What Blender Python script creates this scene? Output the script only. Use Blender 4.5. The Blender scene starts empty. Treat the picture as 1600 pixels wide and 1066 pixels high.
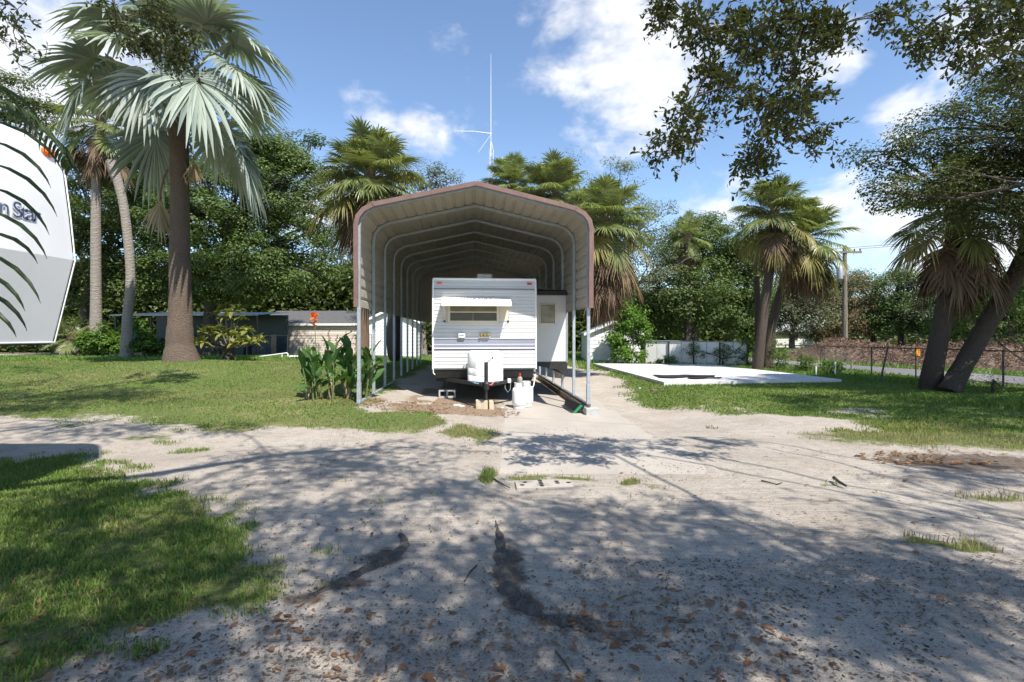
import bpy, math, random
import numpy as np
from mathutils import Vector, Matrix

R = math.radians
rnd = random.Random(7)
rng = np.random.default_rng(7)
scene = bpy.context.scene
col = scene.collection

# ------------------------------------------------------------------ camera
EYE, FPX, HZ, CX = 1.55, 770.0, 522.0, 800.0        # eye height, focal length and horizon of the 1600 px photograph
cam = bpy.data.cameras.new('camera')
cam.sensor_width = 36.0
cam.lens = FPX / 1600 * 36
cam.shift_y = -(533 - HZ) / 1600
cam.clip_start, cam.clip_end = 0.05, 3000
camo = bpy.data.objects.new('camera', cam)
camo.location = (0, 0, EYE)
camo.rotation_euler = (R(90), 0, 0)
col.objects.link(camo)
scene.camera = camo

# ------------------------------------------------------------------ sun and sky
SUN_EL = R(55)
SUN_FROM = Vector((0.54, -0.84, 0)).normalized()      # horizontal direction towards the sun
sdir = Vector((SUN_FROM.x * math.cos(SUN_EL), SUN_FROM.y * math.cos(SUN_EL), math.sin(SUN_EL)))
sun = bpy.data.lights.new('sun', 'SUN')
sun.energy = 5.0
sun.angle = R(0.53)
sun.color = (1.0, 0.945, 0.865)
suno = bpy.data.objects.new('sun', sun)
suno.rotation_euler = sdir.to_track_quat('Z', 'Y').to_euler()
suno.location = (20, -30, 40)
col.objects.link(suno)

world = bpy.data.worlds.new('World')
scene.world = world
world.use_nodes = True
wn, wl = world.node_tree.nodes, world.node_tree.links
wn.clear()
sky = wn.new('ShaderNodeTexSky')
sky.sky_type = 'NISHITA'
sky.sun_disc = False
sky.sun_elevation = SUN_EL
sky.sun_rotation = math.atan2(SUN_FROM.x, SUN_FROM.y)
sky.altitude = 10
sky.air_density = 1.0
sky.dust_density = 0.1
sky.ozone_density = 2.6


def wmath(op, a, b=None, c=None, clamp=False):
    n = wn.new('ShaderNodeMath')
    n.operation = op
    n.use_clamp = clamp
    for i, v in enumerate((a, b, c)):
        if v is None:
            continue
        if isinstance(v, (int, float)):
            n.inputs[i].default_value = v
        else:
            wl.new(v, n.inputs[i])
    return n.outputs[0]


tc = wn.new('ShaderNodeTexCoord')
nrm = wn.new('ShaderNodeVectorMath')
nrm.operation = 'NORMALIZE'
wl.new(tc.outputs['Generated'], nrm.inputs[0])
DIR = nrm.outputs[0]


def cloud_noise(scale, det, rough, off=(0, 0, 0), dist=0.0):
    mp = wn.new('ShaderNodeMapping')
    mp.inputs['Location'].default_value = off
    mp.inputs['Scale'].default_value = (scale, scale, scale * 1.7)
    wl.new(DIR, mp.inputs[0])
    n = wn.new('ShaderNodeTexNoise')
    n.inputs['Scale'].default_value = 1.0
    n.inputs['Detail'].default_value = det
    n.inputs['Roughness'].default_value = rough
    n.inputs['Distortion'].default_value = dist
    wl.new(mp.outputs[0], n.inputs['Vector'])
    return n.outputs['Fac']


# cumulus banks: direction (photo pixel) and angular size, plus loose clouds all round the sky
BANKS = [(955, 60, .17, 1.0), (1010, 150, .11, 1.0), (885, 40, .09, .8), (715, 45, .075, .72), (655, 195, .055, .72), (590, 185, .06, .6),
         (30, 60, .16, .95), (60, 160, .1, .8), (1300, 85, .075, .85), (1540, 70, .12, .8), (1420, 165, .06, .8), (1145, 290, .05, .7),
         (1420, 400, .17, .95), (1130, 345, .10, .85), (1340, 360, .12, .8), (520, 330, .12, .8), (740, 100, .05, .55), (1560, 470, .2, .9)]
total = None
for (px, py, ang, wgt) in BANKS:
    d = Vector(((px - CX) / FPX, 1, (HZ - py) / FPX)).normalized()
    dt = wn.new('ShaderNodeVectorMath')
    dt.operation = 'DISTANCE'
    wl.new(DIR, dt.inputs[0])
    dt.inputs[1].default_value = d
    m_ = wn.new('ShaderNodeMapRange')
    m_.interpolation_type = 'SMOOTHSTEP'
    m_.inputs['From Min'].default_value = ang * 1.7
    m_.inputs['From Max'].default_value = 0.0
    m_.inputs['To Max'].default_value = wgt
    wl.new(dt.outputs['Value'], m_.inputs['Value'])
    v = m_.outputs[0]
    total = v if total is None else wmath('MAXIMUM', total, v)
n1 = cloud_noise(7.0, 5, .58, (3.1, 1.7, .4), .3)
n2 = cloud_noise(2.3, 2, .5, (9.1, 5.7, 2.4))
n3 = cloud_noise(22.0, 2, .6, (1.1, 8.7, 6.4))
loose = wmath('MULTIPLY', wmath('SUBTRACT', n2, .47), 1.4)
base = wmath('ADD', wmath('MULTIPLY', total, .62), wmath('MULTIPLY', loose, .5))
dens = wmath('ADD', base, wmath('MULTIPLY', wmath('SUBTRACT', n1, .5), 1.5))
dens = wmath('ADD', dens, wmath('MULTIPLY', wmath('SUBTRACT', n3, .5), .28))
mr = wn.new('ShaderNodeMapRange')
mr.interpolation_type = 'SMOOTHSTEP'
mr.inputs['From Min'].default_value = .27
mr.inputs['From Max'].default_value = .74
mr.inputs['To Max'].default_value = .93
wl.new(dens, mr.inputs['Value'])
shade = wmath('ADD', 3.5, wmath('MULTIPLY', n3, 2.4))
cc = wn.new('ShaderNodeCombineXYZ')
wl.new(shade, cc.inputs[0])
wl.new(wmath('MULTIPLY', shade, 1.02), cc.inputs[1])
wl.new(wmath('MULTIPLY', shade, 1.06), cc.inputs[2])
mx = wn.new('ShaderNodeMix')
mx.data_type = 'RGBA'
wl.new(mr.outputs[0], mx.inputs['Factor'])
wl.new(sky.outputs[0], mx.inputs['A'])
wl.new(cc.outputs[0], mx.inputs['B'])
bg = wn.new('ShaderNodeBackground')
bg.inputs['Strength'].default_value = 0.135
wl.new(mx.outputs['Result'], bg.inputs['Color'])
world.cycles.sampling_method = 'MANUAL'
world.cycles.sample_map_resolution = 256
wo = wn.new('ShaderNodeOutputWorld')
wl.new(bg.outputs[0], wo.inputs['Surface'])

vs = scene.view_settings
scene.display_settings.display_device = 'sRGB'
vs.view_transform = 'Standard'
vs.look = 'None'
vs.gamma = 1
vs.use_curve_mapping = False
vs.exposure = 0.75
scene.cycles.use_denoising = True
scene.cycles.denoiser = 'OPENIMAGEDENOISE'
scene.cycles.denoising_input_passes = 'RGB_ALBEDO_NORMAL'
scene.cycles.denoising_prefilter = 'ACCURATE'
scene.cycles.max_bounces = 4
scene.cycles.adaptive_threshold = 0.02
scene.cycles.diffuse_bounces = 3
scene.cycles.glossy_bounces = 2
scene.cycles.transmission_bounces = 3
scene.cycles.transparent_max_bounces = 4
scene.cycles.caustics_reflective = False
scene.cycles.caustics_refractive = False


# ------------------------------------------------------------------ helpers
def ss(a, b, x):
    t = np.clip((np.asarray(x, float) - a) / (b - a), 0, 1)
    return t * t * (3 - 2 * t)


PALM_XY = (-11.4, 17.0)


def hgt(x, y):
    """height of the land"""
    x = np.asarray(x, float)
    y = np.asarray(y, float)
    left = 1 - ss(-8, -2.5, x)
    rise = ss(9.0, 17.0, y) * (1 - .85 * ss(22, 34, y))
    h = .42 * left * rise
    h = h + .16 * np.exp(-((x - PALM_XY[0]) ** 2 + (y - PALM_XY[1]) ** 2) / 5.0)
    xt = np.clip(x, -3.4, 2.4)
    tilt = -.06 * (xt + 1.2)
    h = h + tilt * ss(6, 10, y) * (1 - ss(3.0, 5.0, x)) * (1 - ss(22, 30, y)) * (1 - .6 * left * ss(10, 14, y))
    h = h - .05 * ss(3, 5, x)
    return h


def H(x, y):
    return float(hgt(x, y))


def PX(px, py, d):
    """point of the photograph at distance d along the view axis"""
    return Vector(((px - CX) / FPX * d, d, EYE + (HZ - py) / FPX * d))


def G(px, py):
    """point of the photograph on the ground"""
    z = 0.0
    for _ in range(14):
        d = (EYE - z) * FPX / max(py - HZ, 1.0)
        x = (px - CX) / FPX * d
        z = .5 * z + .5 * H(x, d)
    return Vector((x, d, H(x, d)))


def Gflat(pts):
    out = []
    for px, py in pts:
        p = G(px, py)
        out.append((p.x, p.y))
    return np.array(out)


def tag(o, label=None, cat=None, group=None, kind=None):
    if label:
        o['label'] = label
    if cat:
        o['category'] = cat
    if group:
        o['group'] = group
    if kind:
        o['kind'] = kind
    return o


def empty(name, loc=(0, 0, 0), rz=0.0, label=None, cat=None, group=None):
    o = bpy.data.objects.new(name, None)
    o.location = loc
    o.rotation_euler = (0, 0, rz)
    o.empty_display_size = .2
    col.objects.link(o)
    return tag(o, label, cat, group)


def mesh_np(name, verts, faces, mat=None, smooth=False):
    """faces: (n,k) integer array, all the same size"""
    verts = np.ascontiguousarray(verts, np.float32)
    faces = np.ascontiguousarray(faces, np.int32)
    me = bpy.data.meshes.new(name)
    me.vertices.add(len(verts))
    me.vertices.foreach_set('co', verts.ravel())
    k = faces.shape[1]
    me.loops.add(faces.size)
    me.loops.foreach_set('vertex_index', faces.ravel())
    me.polygons.add(len(faces))
    me.polygons.foreach_set('loop_start', np.arange(0, faces.size, k, dtype=np.int32))
    me.polygons.foreach_set('loop_total', np.full(len(faces), k, np.int32))
    if smooth:
        me.polygons.foreach_set('use_smooth', np.ones(len(faces), bool))
    me.update(calc_edges=True)
    if mat:
        me.materials.append(mat)
    return me


def put(name, me, parent=None, loc=(0, 0, 0), rot=(0, 0, 0), scale=(1, 1, 1)):
    o = bpy.data.objects.new(name, me)
    o.location = loc
    o.rotation_euler = rot
    o.scale = scale
    if parent:
        o.parent = parent
    col.objects.link(o)
    return o


class MB:
    """collects shapes into one mesh"""

    def __init__(s):
        s.v, s.f, s.m = [], [], []
        s.mi = 0

    def add(s, vs_, fs_):
        b = len(s.v)
        s.v += [tuple(p) for p in vs_]
        for f in fs_:
            s.f.append(tuple(b + i for i in f))
            s.m.append(s.mi)
        return s

    def box(s, x0, x1, y0, y1, z0, z1, M=None):
        p = [(x0, y0, z0), (x1, y0, z0), (x1, y1, z0), (x0, y1, z0), (x0, y0, z1), (x1, y0, z1), (x1, y1, z1), (x0, y1, z1)]
        if M is not None:
            p = [tuple(M @ Vector(q)) for q in p]
        return s.add(p, [(0, 3, 2, 1), (4, 5, 6, 7), (0, 1, 5, 4), (1, 2, 6, 5), (2, 3, 7, 6), (3, 0, 4, 7)])

    def bbox(s, x0, x1, y0, y1, z0, z1, b=.01, M=None):
        """box with chamfered vertical and top edges"""
        rings = []
        for z, i in ((z0, b), (z0 + b, 0), (z1 - b, 0), (z1, b)):
            a0, a1, c0, c1 = x0 + i, x1 - i, y0 + i, y1 - i
            rings.append([(a0 + b, c0, z), (a1 - b, c0, z), (a1, c0 + b, z), (a1, c1 - b, z), (a1 - b, c1, z), (a0 + b, c1, z), (a0, c1 - b, z), (a0, c0 + b, z)])
        p = [q for r_ in rings for q in r_]
        if M is not None:
            p = [tuple(M @ Vector(q)) for q in p]
        fs_ = [tuple(range(7, -1, -1)), tuple(range(24, 32))]
        for k in range(3):
            for i in range(8):
                j = (i + 1) % 8
                fs_.append((k * 8 + i, k * 8 + j, k * 8 + 8 + j, k * 8 + 8 + i))
        return s.add(p, fs_)

    def tube(s, path, rad, n=8, cap=True, roll=0.0):
        path = [Vector(p) for p in path]
        if not hasattr(rad, '__len__'):
            rad = [rad] * len(path)
        vv = []
        up = Vector((0, 0, 1))
        prev = None
        for i, p in enumerate(path):
            a = path[max(i - 1, 0)]
            b = path[min(i + 1, len(path) - 1)]
            t = (b - a)
            if t.length < 1e-9:
                t = Vector((0, 0, 1))
            t.normalize()
            if prev is None:
                ref = up if abs(t.z) < .9 else Vector((1, 0, 0))
                u = t.cross(ref).normalized()
            else:
                u = (prev - t * prev.dot(t))
                u = u.normalized() if u.length > 1e-6 else t.cross(up).normalized()
            prev = u
            w = t.cross(u)
            for k in range(n):
                an = 2 * math.pi * (k + roll) / n
                vv.append(p + (u * math.cos(an) + w * math.sin(an)) * rad[i])
        ff = []
        for i in range(len(path) - 1):
            for k in range(n):
                j = (k + 1) % n
                ff.append((i * n + k, i * n + j, (i + 1) * n + j, (i + 1) * n + k))
        if cap:
            ff.append(tuple(range(n - 1, -1, -1)))
            ff.append(tuple(range((len(path) - 1) * n, len(path) * n)))
        return s.add(vv, ff)

    def lathe(s, prof, n=24, c=(0, 0, 0)):
        vv, ff = [], []
        for r_, z in prof:
            for k in range(n):
                a = 2 * math.pi * k / n
                vv.append((c[0] + r_ * math.cos(a), c[1] + r_ * math.sin(a), c[2] + z))
        for i in range(len(prof) - 1):
            for k in range(n):
                j = (k + 1) % n
                ff.append((i * n + k, i * n + j, (i + 1) * n + j, (i + 1) * n + k))
        ff.append(tuple(range(n - 1, -1, -1)))
        ff.append(tuple(range((len(prof) - 1) * n, len(prof) * n)))
        return s.add(vv, ff)

    def prism(s, poly, axis, a, b):
        """extrude a polygon (2D) along axis 'x','y','z' from a to b"""
        def pt(q, t):
            return {'x': (t, q[0], q[1]), 'y': (q[0], t, q[1]), 'z': (q[0], q[1], t)}[axis]
        n = len(poly)
        vv = [pt(q, a) for q in poly] + [pt(q, b) for q in poly]
        ff = [tuple(range(n - 1, -1, -1)), tuple(range(n, 2 * n))]
        for i in range(n):
            j = (i + 1) % n
            ff.append((i, j, n + j, n + i))
        return s.add(vv, ff)

    def strip(s, rows):
        """sheet through rows of points"""
        k = len(rows[0])
        vv = [p for r_ in rows for p in r_]
        ff = []
        for i in range(len(rows) - 1):
            for j in range(k - 1):
                ff.append((i * k + j, i * k + j + 1, (i + 1) * k + j + 1, (i + 1) * k + j))
        return s.add(vv, ff)

    def mesh(s, name, mats, smooth=False, fix=True):
        me = bpy.data.meshes.new(name)
        me.from_pydata(s.v, [], s.f)
        if not isinstance(mats, (list, tuple)):
            mats = [mats]
        for m in mats:
            me.materials.append(m)
        if len(mats) > 1:
            me.polygons.foreach_set('material_index', s.m)
        if fix:
            import bmesh
            bm = bmesh.new()
            bm.from_mesh(me)
            bmesh.ops.recalc_face_normals(bm, faces=bm.faces)
            bm.to_mesh(me)
            bm.free()
        if smooth:
            me.polygons.foreach_set('use_smooth', [True] * len(me.polygons))
            try:
                me.set_sharp_from_angle(angle=R(40))
            except Exception:
                pass
        me.update()
        return me

    def build(s, name, mats, parent=None, smooth=False, loc=(0, 0, 0), rot=(0, 0, 0), fix=True):
        return put(name, s.mesh(name, mats, smooth, fix), parent, loc, rot)


# ------------------------------------------------------------------ materials
class N:
    """small node graph writer"""

    def __init__(s, name):
        s.m = bpy.data.materials.new(name)
        s.m.use_nodes = True
        s.t = s.m.node_tree
        s.t.nodes.clear()
        s.out = s.t.nodes.new('ShaderNodeOutputMaterial')

    def n(s, typ, **kw):
        o = s.t.nodes.new('ShaderNode' + typ)
        for k, v in kw.items():
            setattr(o, k, v)
        return o

    def set(s, sock, v):
        if hasattr(v, 'is_linked'):
            s.t.links.new(v, sock)
        else:
            if isinstance(v, tuple) and len(v) == 3 and sock.type == 'RGBA':
                v = (*v, 1)
            sock.default_value = v

    def math(s, op, a, b=None, clamp=False):
        o = s.n('Math', operation=op, use_clamp=clamp)
        s.set(o.inputs[0], a)
        if b is not None:
            s.set(o.inputs[1], b)
        return o.outputs[0]

    def mix(s, f, a, b, mode='MIX'):
        o = s.n('Mix', data_type='RGBA', blend_type=mode)
        s.set(o.inputs['Factor'], f)
        s.set(o.inputs['A'], a)
        s.set(o.inputs['B'], b)
        return o.outputs['Result']

    def coord(s, kind='Object', scale=(1, 1, 1), rot=(0, 0, 0), loc=(0, 0, 0)):
        c = s.n('TexCoord')
        m = s.n('Mapping')
        s.t.links.new(c.outputs[kind], m.inputs[0])
        m.inputs['Scale'].default_value = scale
        m.inputs['Rotation'].default_value = rot
        m.inputs['Location'].default_value = loc
        return m.outputs[0]

    def geo(s, scale=(1, 1, 1), rot=(0, 0, 0)):
        c = s.n('NewGeometry')
        m = s.n('Mapping')
        s.t.links.new(c.outputs['Position'], m.inputs[0])
        m.inputs['Scale'].default_value = scale
        m.inputs['Rotation'].default_value = rot
        return m.outputs[0]

    def noise(s, vec, scale, det=4, rough=.55, dist=0.0):
        o = s.n('TexNoise')
        s.set(o.inputs['Vector'], vec)
        o.inputs['Scale'].default_value = scale
        o.inputs['Detail'].default_value = det
        o.inputs['Roughness'].default_value = rough
        o.inputs['Distortion'].default_value = dist
        return o.outputs['Fac']

    def ramp(s, f, stops, interp='LINEAR'):
        o = s.n('ValToRGB')
        o.color_ramp.interpolation = interp
        e = o.color_ramp.elements
        while len(e) < len(stops):
            e.new(.5)
        for i, (p, c) in enumerate(stops):
            e[i].position = p
            e[i].color = (*c, 1) if len(c) == 3 else c
        s.set(o.inputs[0], f)
        return o.outputs[0]

    def rng(s, f, a, b, c=0.0, d=1.0, smooth=True):
        o = s.n('MapRange')
        if smooth:
            o.interpolation_type = 'SMOOTHSTEP'
        s.set(o.inputs['Value'], f)
        o.inputs['From Min'].default_value = a
        o.inputs['From Max'].default_value = b
        o.inputs['To Min'].default_value = c
        o.inputs['To Max'].default_value = d
        return o.outputs[0]

    def attr(s, name):
        o = s.n('Attribute', attribute_name=name)
        return o.outputs['Fac']

    def bump(s, h, strength=.3, dist=.02, normal=None):
        o = s.n('Bump')
        o.inputs['Strength'].default_value = strength
        o.inputs['Distance'].default_value = dist
        s.set(o.inputs['Height'], h)
        if normal is not None:
            s.set(o.inputs['Normal'], normal)
        return o.outputs[0]

    def pbr(s, colr, rough=.6, metal=0.0, normal=None, spec=.5, **kw):
        o = s.n('BsdfPrincipled')
        s.set(o.inputs['Base Color'], colr)
        s.set(o.inputs['Roughness'], rough)
        s.set(o.inputs['Metallic'], metal)
        o.inputs['Specular IOR Level'].default_value = spec
        if normal is not None:
            s.set(o.inputs['Normal'], normal)
        for k, v in kw.items():
            s.set(o.inputs[k], v)
        return o.outputs[0]

    def done(s, sh):
        s.t.links.new(sh, s.out.inputs['Surface'])
        return s.m


def plain(name, c, rough=.6, metal=0.0, var=.12, scale=6.0, bump=.0, dirt=None, spec=.5):
    g = N(name)
    v = g.coord('Object')
    f = g.noise(v, scale, 5, .6)
    lo = tuple(x * (1 - var) for x in c)
    hi = tuple(min(1, x * (1 + var)) for x in c)
    cc_ = g.ramp(f, [(.3, lo), (.7, hi)])
    if dirt:
        f2 = g.noise(g.coord('Object', scale=(1, 1, .35)), scale * .7, 6, .65, .6)
        cc_ = g.mix(g.rng(f2, .52, .78, 0, dirt[1]), cc_, dirt[0])
    nrm_ = g.bump(g.noise(v, scale * 9, 3, .6), bump, .01) if bump else None
    r_ = g.rng(f, .2, .8, rough * .85, min(1, rough * 1.15))
    return g.done(g.pbr(cc_, r_, metal, nrm_, spec))


def foliage(name, dark, light, trans=.35, rough=.5, hue=None, spec=.2):
    g = N(name)
    geo = g.n('NewGeometry')
    oi = g.n('ObjectInfo')
    f = geo.outputs['Random Per Island']
    stops = [(0, dark), (.55, tuple((a + b) / 2 for a, b in zip(dark, light))), (1, light)]
    if hue:
        stops = [(0, dark), (.5, tuple((a + b) / 2 for a, b in zip(dark, light))), (.955, light), (.97, hue), (1, hue)]
    c = g.ramp(f, stops)
    big = g.noise(g.geo(), .55, 2, .5)
    c = g.mix(g.rng(big, .35, .65, 0, .45), c, light)
    hs = g.n('HueSaturation')
    g.set(hs.inputs['Color'], c)
    g.set(hs.inputs['Value'], g.rng(oi.outputs['Random'], 0, 1, .85, 1.15, False))
    g.set(hs.inputs['Hue'], g.rng(oi.outputs['Random'], 0, 1, .49, .51, False))
    c = hs.outputs[0]
    p = g.pbr(c, rough, 0, None, spec)
    t = g.n('BsdfTranslucent')
    g.set(t.inputs['Color'], g.mix(1.0, c, (1.15, 1.25, .55), 'MULTIPLY'))
    ms = g.n('MixShader')
    ms.inputs[0].default_value = trans
    g.t.links.new(p, ms.inputs[1])
    g.t.links.new(t.outputs[0], ms.inputs[2])
    return g.done(ms.outputs[0])


def bark(name, lo, hi, ring=0.0, scale=9):
    g = N(name)
    v = g.coord('Object', scale=(1, 1, .25))
    f = g.noise(v, scale, 6, .68, .8)
    h = f
    if ring:
        w = g.n('TexWave', wave_type='BANDS', bands_direction='Z')
        g.set(w.inputs['Vector'], g.coord('Object'))
        w.inputs['Scale'].default_value = ring
        w.inputs['Distortion'].default_value = 5.0
        w.inputs['Detail'].default_value = 4
        w.inputs['Detail Scale'].default_value = 1.6
        h = g.math('ADD', g.math('MULTIPLY', f, .6), g.math('MULTIPLY', w.outputs['Fac'], .5))
    c = g.ramp(h, [(.28, lo), (.75, hi)])
    fine = g.noise(g.coord('Object', scale=(1, 1, .4)), scale * 6, 4, .7)
    c = g.mix(.35, c, g.ramp(fine, [(.3, lo), (.8, hi)]))
    return g.done(g.pbr(c, .92, 0, g.bump(g.math('ADD', h, g.math('MULTIPLY', fine, .3)), .9, .05), .15))


M = {}
M['white_siding'] = plain('white_siding', (.61, .61, .605), .42, 0, .03, 2.0, 0, ((.55, .53, .48), .18))
M['white_gelcoat'] = plain('white_gelcoat', (.80, .80, .79), .35, 0, .03, 2.0, 0, ((.5, .5, .46), .22))
M['white_paint'] = plain('white_paint', (.78, .78, .76), .6, 0, .06, 4, .1, ((.42, .40, .34), .4))
M['old_white'] = plain('old_white', (.80, .80, .79), .75, 0, .06, 3, .2, ((.40, .41, .34), .35))
M['cream_plastic'] = plain('cream_plastic', (.80, .76, .64), .45, 0, .05, 4, 0, ((.5, .44, .33), .25))
M['cream_trim'] = plain('cream_trim', (.62, .56, .45), .5, 0, .06, 5)
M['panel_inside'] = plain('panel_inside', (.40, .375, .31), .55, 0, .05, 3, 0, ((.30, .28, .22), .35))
M['brown_trim'] = plain('brown_trim', (.165, .095, .078), .5, 0, .12, 5, 0, ((.26, .20, .17), .3))
M['galvanised'] = plain('galvanised', (.36, .395, .42), .5, .35, .14, 12)
M['grey_metal'] = plain('grey_metal', (.30, .31, .31), .5, .4, .15, 9)
M['dark_rail'] = plain('dark_rail', (.10, .11, .11), .6, .2, .2, 6)
M['black'] = plain('black', (.018, .018, .019), .55, 0, .3, 6)
M['black_plastic'] = plain('black_plastic', (.03, .03, .032), .4, 0, .2, 6)
M['grey_stripe'] = plain('grey_stripe', (.24, .255, .32), .4, 0, .05, 4)
M['navy_stripe'] = plain('navy_stripe', (.055, .045, .085), .4, 0, .05, 4)
M['letter_grey'] = plain('letter_grey', (.16, .16, .17), .6, 0, .5, 18)
M['letter_navy'] = plain('letter_navy', (.05, .055, .12), .4, 0, .1, 18)
M['letter_edge'] = plain('letter_edge', (.55, .58, .66), .4, 0, .1, 18)
M['amber'] = plain('amber', (.75, .13, .015), .2, 0, .1, 10)
M['red_lens'] = plain('red_lens', (.55, .04, .02), .2, 0, .1, 10)
M['brass'] = plain('brass', (.30, .22, .09), .35, .6, .3, 14)
M['concrete'] = plain('concrete', (.355, .318, .272), .9, 0, .1, 1.4, .35, ((.27, .245, .215), .6))
M['slab'] = plain('slab', (.55, .54, .525), .9, 0, .06, .9, .3, ((.45, .43, .40), .35))
M['block'] = plain('block', (.40, .40, .38), .95, 0, .15, 9, .6)
M['timber'] = plain('timber', (.20, .15, .10), .9, 0, .3, 7, .4)
M['pale_wood'] = plain('pale_wood', (.50, .41, .29), .9, 0, .2, 7, .4)
M['green_plastic'] = plain('green_plastic', (.02, .22, .08), .4, 0, .1, 8)
M['red_plastic'] = plain('red_plastic', (.5, .03, .03), .4, 0, .1, 8)
M['orange_plate'] = plain('orange_plate', (.85, .30, .02), .5, 0, .06, 8)
M['orange_petal'] = foliage('orange_petal', (.75, .11, .01), (.85, .22, .02), .3)
M['blue_cloth'] = plain('blue_cloth', (.10, .35, .55), .8, 0, .1, 8)
M['shingle'] = plain('shingle', (.085, .085, .09), .95, 0, .25, 10, .6, ((.22, .21, .20), .5))
M['tin_roof'] = plain('tin_roof', (.48, .49, .50), .5, .3, .12, 3, 0, ((.25, .24, .22), .4))
M['beige_siding'] = plain('beige_siding', (.66, .575, .48), .7, 0, .06, 2, 0, ((.38, .33, .26), .3))
M['teal_dark'] = plain('teal_dark', (.05, .085, .09), .45, 0, .2, 3)
M['asphalt'] = plain('asphalt', (.15, .14, .14), .92, 0, .16, 2.2, .5)
M['pole_wood'] = bark('pole_wood', (.14, .12, .09), (.30, .26, .20), 0, 10)
M['wire'] = plain('wire', (.20, .21, .20), .5, .5, .1, 10)
M['dark_pipe'] = plain('dark_pipe', (.07, .075, .07), .6, .3, .2, 10)
M['aluminium'] = plain('aluminium', (.72, .73, .74), .4, .3, .05, 8)
M['oak_bark'] = bark('oak_bark', (.035, .030, .025), (.13, .115, .095))
M['pale_bark'] = bark('pale_bark', (.12, .11, .09), (.30, .27, .23))
M['palm_bark'] = bark('palm_bark', (.075, .055, .042), (.25, .19, .15), 9.0)
M['sabal_bark'] = bark('sabal_bark', (.055, .044, .036), (.165, .135, .108), 11.0, 14)
M['grey_palm_bark'] = bark('grey_palm_bark', (.17, .15, .13), (.38, .34, .30), 5.0)
M['root'] = bark('root', (.035, .031, .028), (.22, .20, .18), 0, 22)
M['boot'] = bark('boot', (.10, .06, .04), (.26, .19, .14), 0, 14)
M['oak_near'] = foliage('oak_near', (.026, .036, .011), (.075, .090, .028), .22, .42)
M['oak_mid'] = foliage('oak_mid', (.046, .074, .022), (.125, .172, .052), .3, .42)
M['oak_grey'] = foliage('oak_grey', (.075, .092, .050), (.175, .195, .110), .3, .5)
M['oak_far'] = foliage('oak_far', (.060, .078, .036), (.140, .165, .080), .3, .55)
M['oak_olive'] = foliage('oak_olive', (.034, .044, .017), (.105, .122, .050), .25, .6, None, .12)
M['oak_rust'] = foliage('oak_rust', (.16, .06, .025), (.28, .13, .06), .3, .6)
M['bright_leaf'] = foliage('bright_leaf', (.06, .13, .02), (.16, .27, .05), .4, .4)
M['shrub_leaf'] = foliage('shrub_leaf', (.05, .10, .016), (.13, .22, .04), .35, .4)
M['weed'] = foliage('weed', (.05, .10, .018), (.14, .21, .05), .4, .5)
M['sabal_leaf'] = foliage('sabal_leaf', (.105, .138, .048), (.27, .295, .125), .35, .35, None, .5)
M['sabal_yellow'] = foliage('sabal_yellow', (.15, .14, .045), (.29, .25, .10), .3, .45)
M['sabal_dead'] = foliage('sabal_dead', (.085, .058, .038), (.21, .15, .10), .15, .8)
M['straw_dead'] = foliage('straw_dead', (.26, .19, .12), (.44, .35, .24), .2, .8)
M['silver_leaf'] = foliage('silver_leaf', (.17, .21, .18), (.35, .39, .33), .2, .36, None, .6)
M['silver_stalk'] = plain('silver_stalk', (.30, .31, .24), .5, 0, .15, 8)
M['green_stalk'] = plain('green_stalk', (.12, .15, .05), .5, 0, .15, 8)
M['near_frond'] = foliage('near_frond', (.018, .032, .010), (.055, .085, .028), .2, .4)
M['canna_leaf'] = foliage('canna_leaf', (.035, .085, .028), (.10, .19, .06), .35, .35)
M['croton_leaf'] = foliage('croton_leaf', (.07, .11, .025), (.27, .27, .08), .35, .35, (.36, .12, .04))
M['grass'] = foliage('grass', (.078, .140, .028), (.195, .280, .068), .35, .55, (.32, .27, .12))
M['dry_grass'] = foliage('dry_grass', (.15, .14, .05), (.33, .28, .13), .3, .7)
M['litter_leaf'] = foliage('litter_leaf', (.09, .05, .028), (.28, .155, .07), .1, .7)
M['litter_dark'] = foliage('litter_dark', (.035, .028, .024), (.17, .13, .10), .0, .9)
M['mulch'] = foliage('mulch', (.10, .060, .042), (.34, .235, .165), .0, .9, (.10, .14, .04))
M['fruit'] = foliage('fruit', (.20, .12, .03), (.36, .23, .07), .2, .7)


def glass_mat(name, c, rough=.08):
    g = N(name)
    f = g.noise(g.coord('Object', scale=(1, 1, 2)), 3, 3, .5)
    return g.done(g.pbr(g.ramp(f, [(.3, tuple(x * .7 for x in c)), (.7, tuple(x * 1.25 for x in c))]), rough, 0, None, .3))


M['dark_glass'] = glass_mat('dark_glass', (.045, .042, .034), .1)
M['blind_glass'] = glass_mat('blind_glass', (.30, .285, .235), .18)
M['olive_blind'] = glass_mat('olive_blind', (.16, .14, .085), .2)


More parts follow.
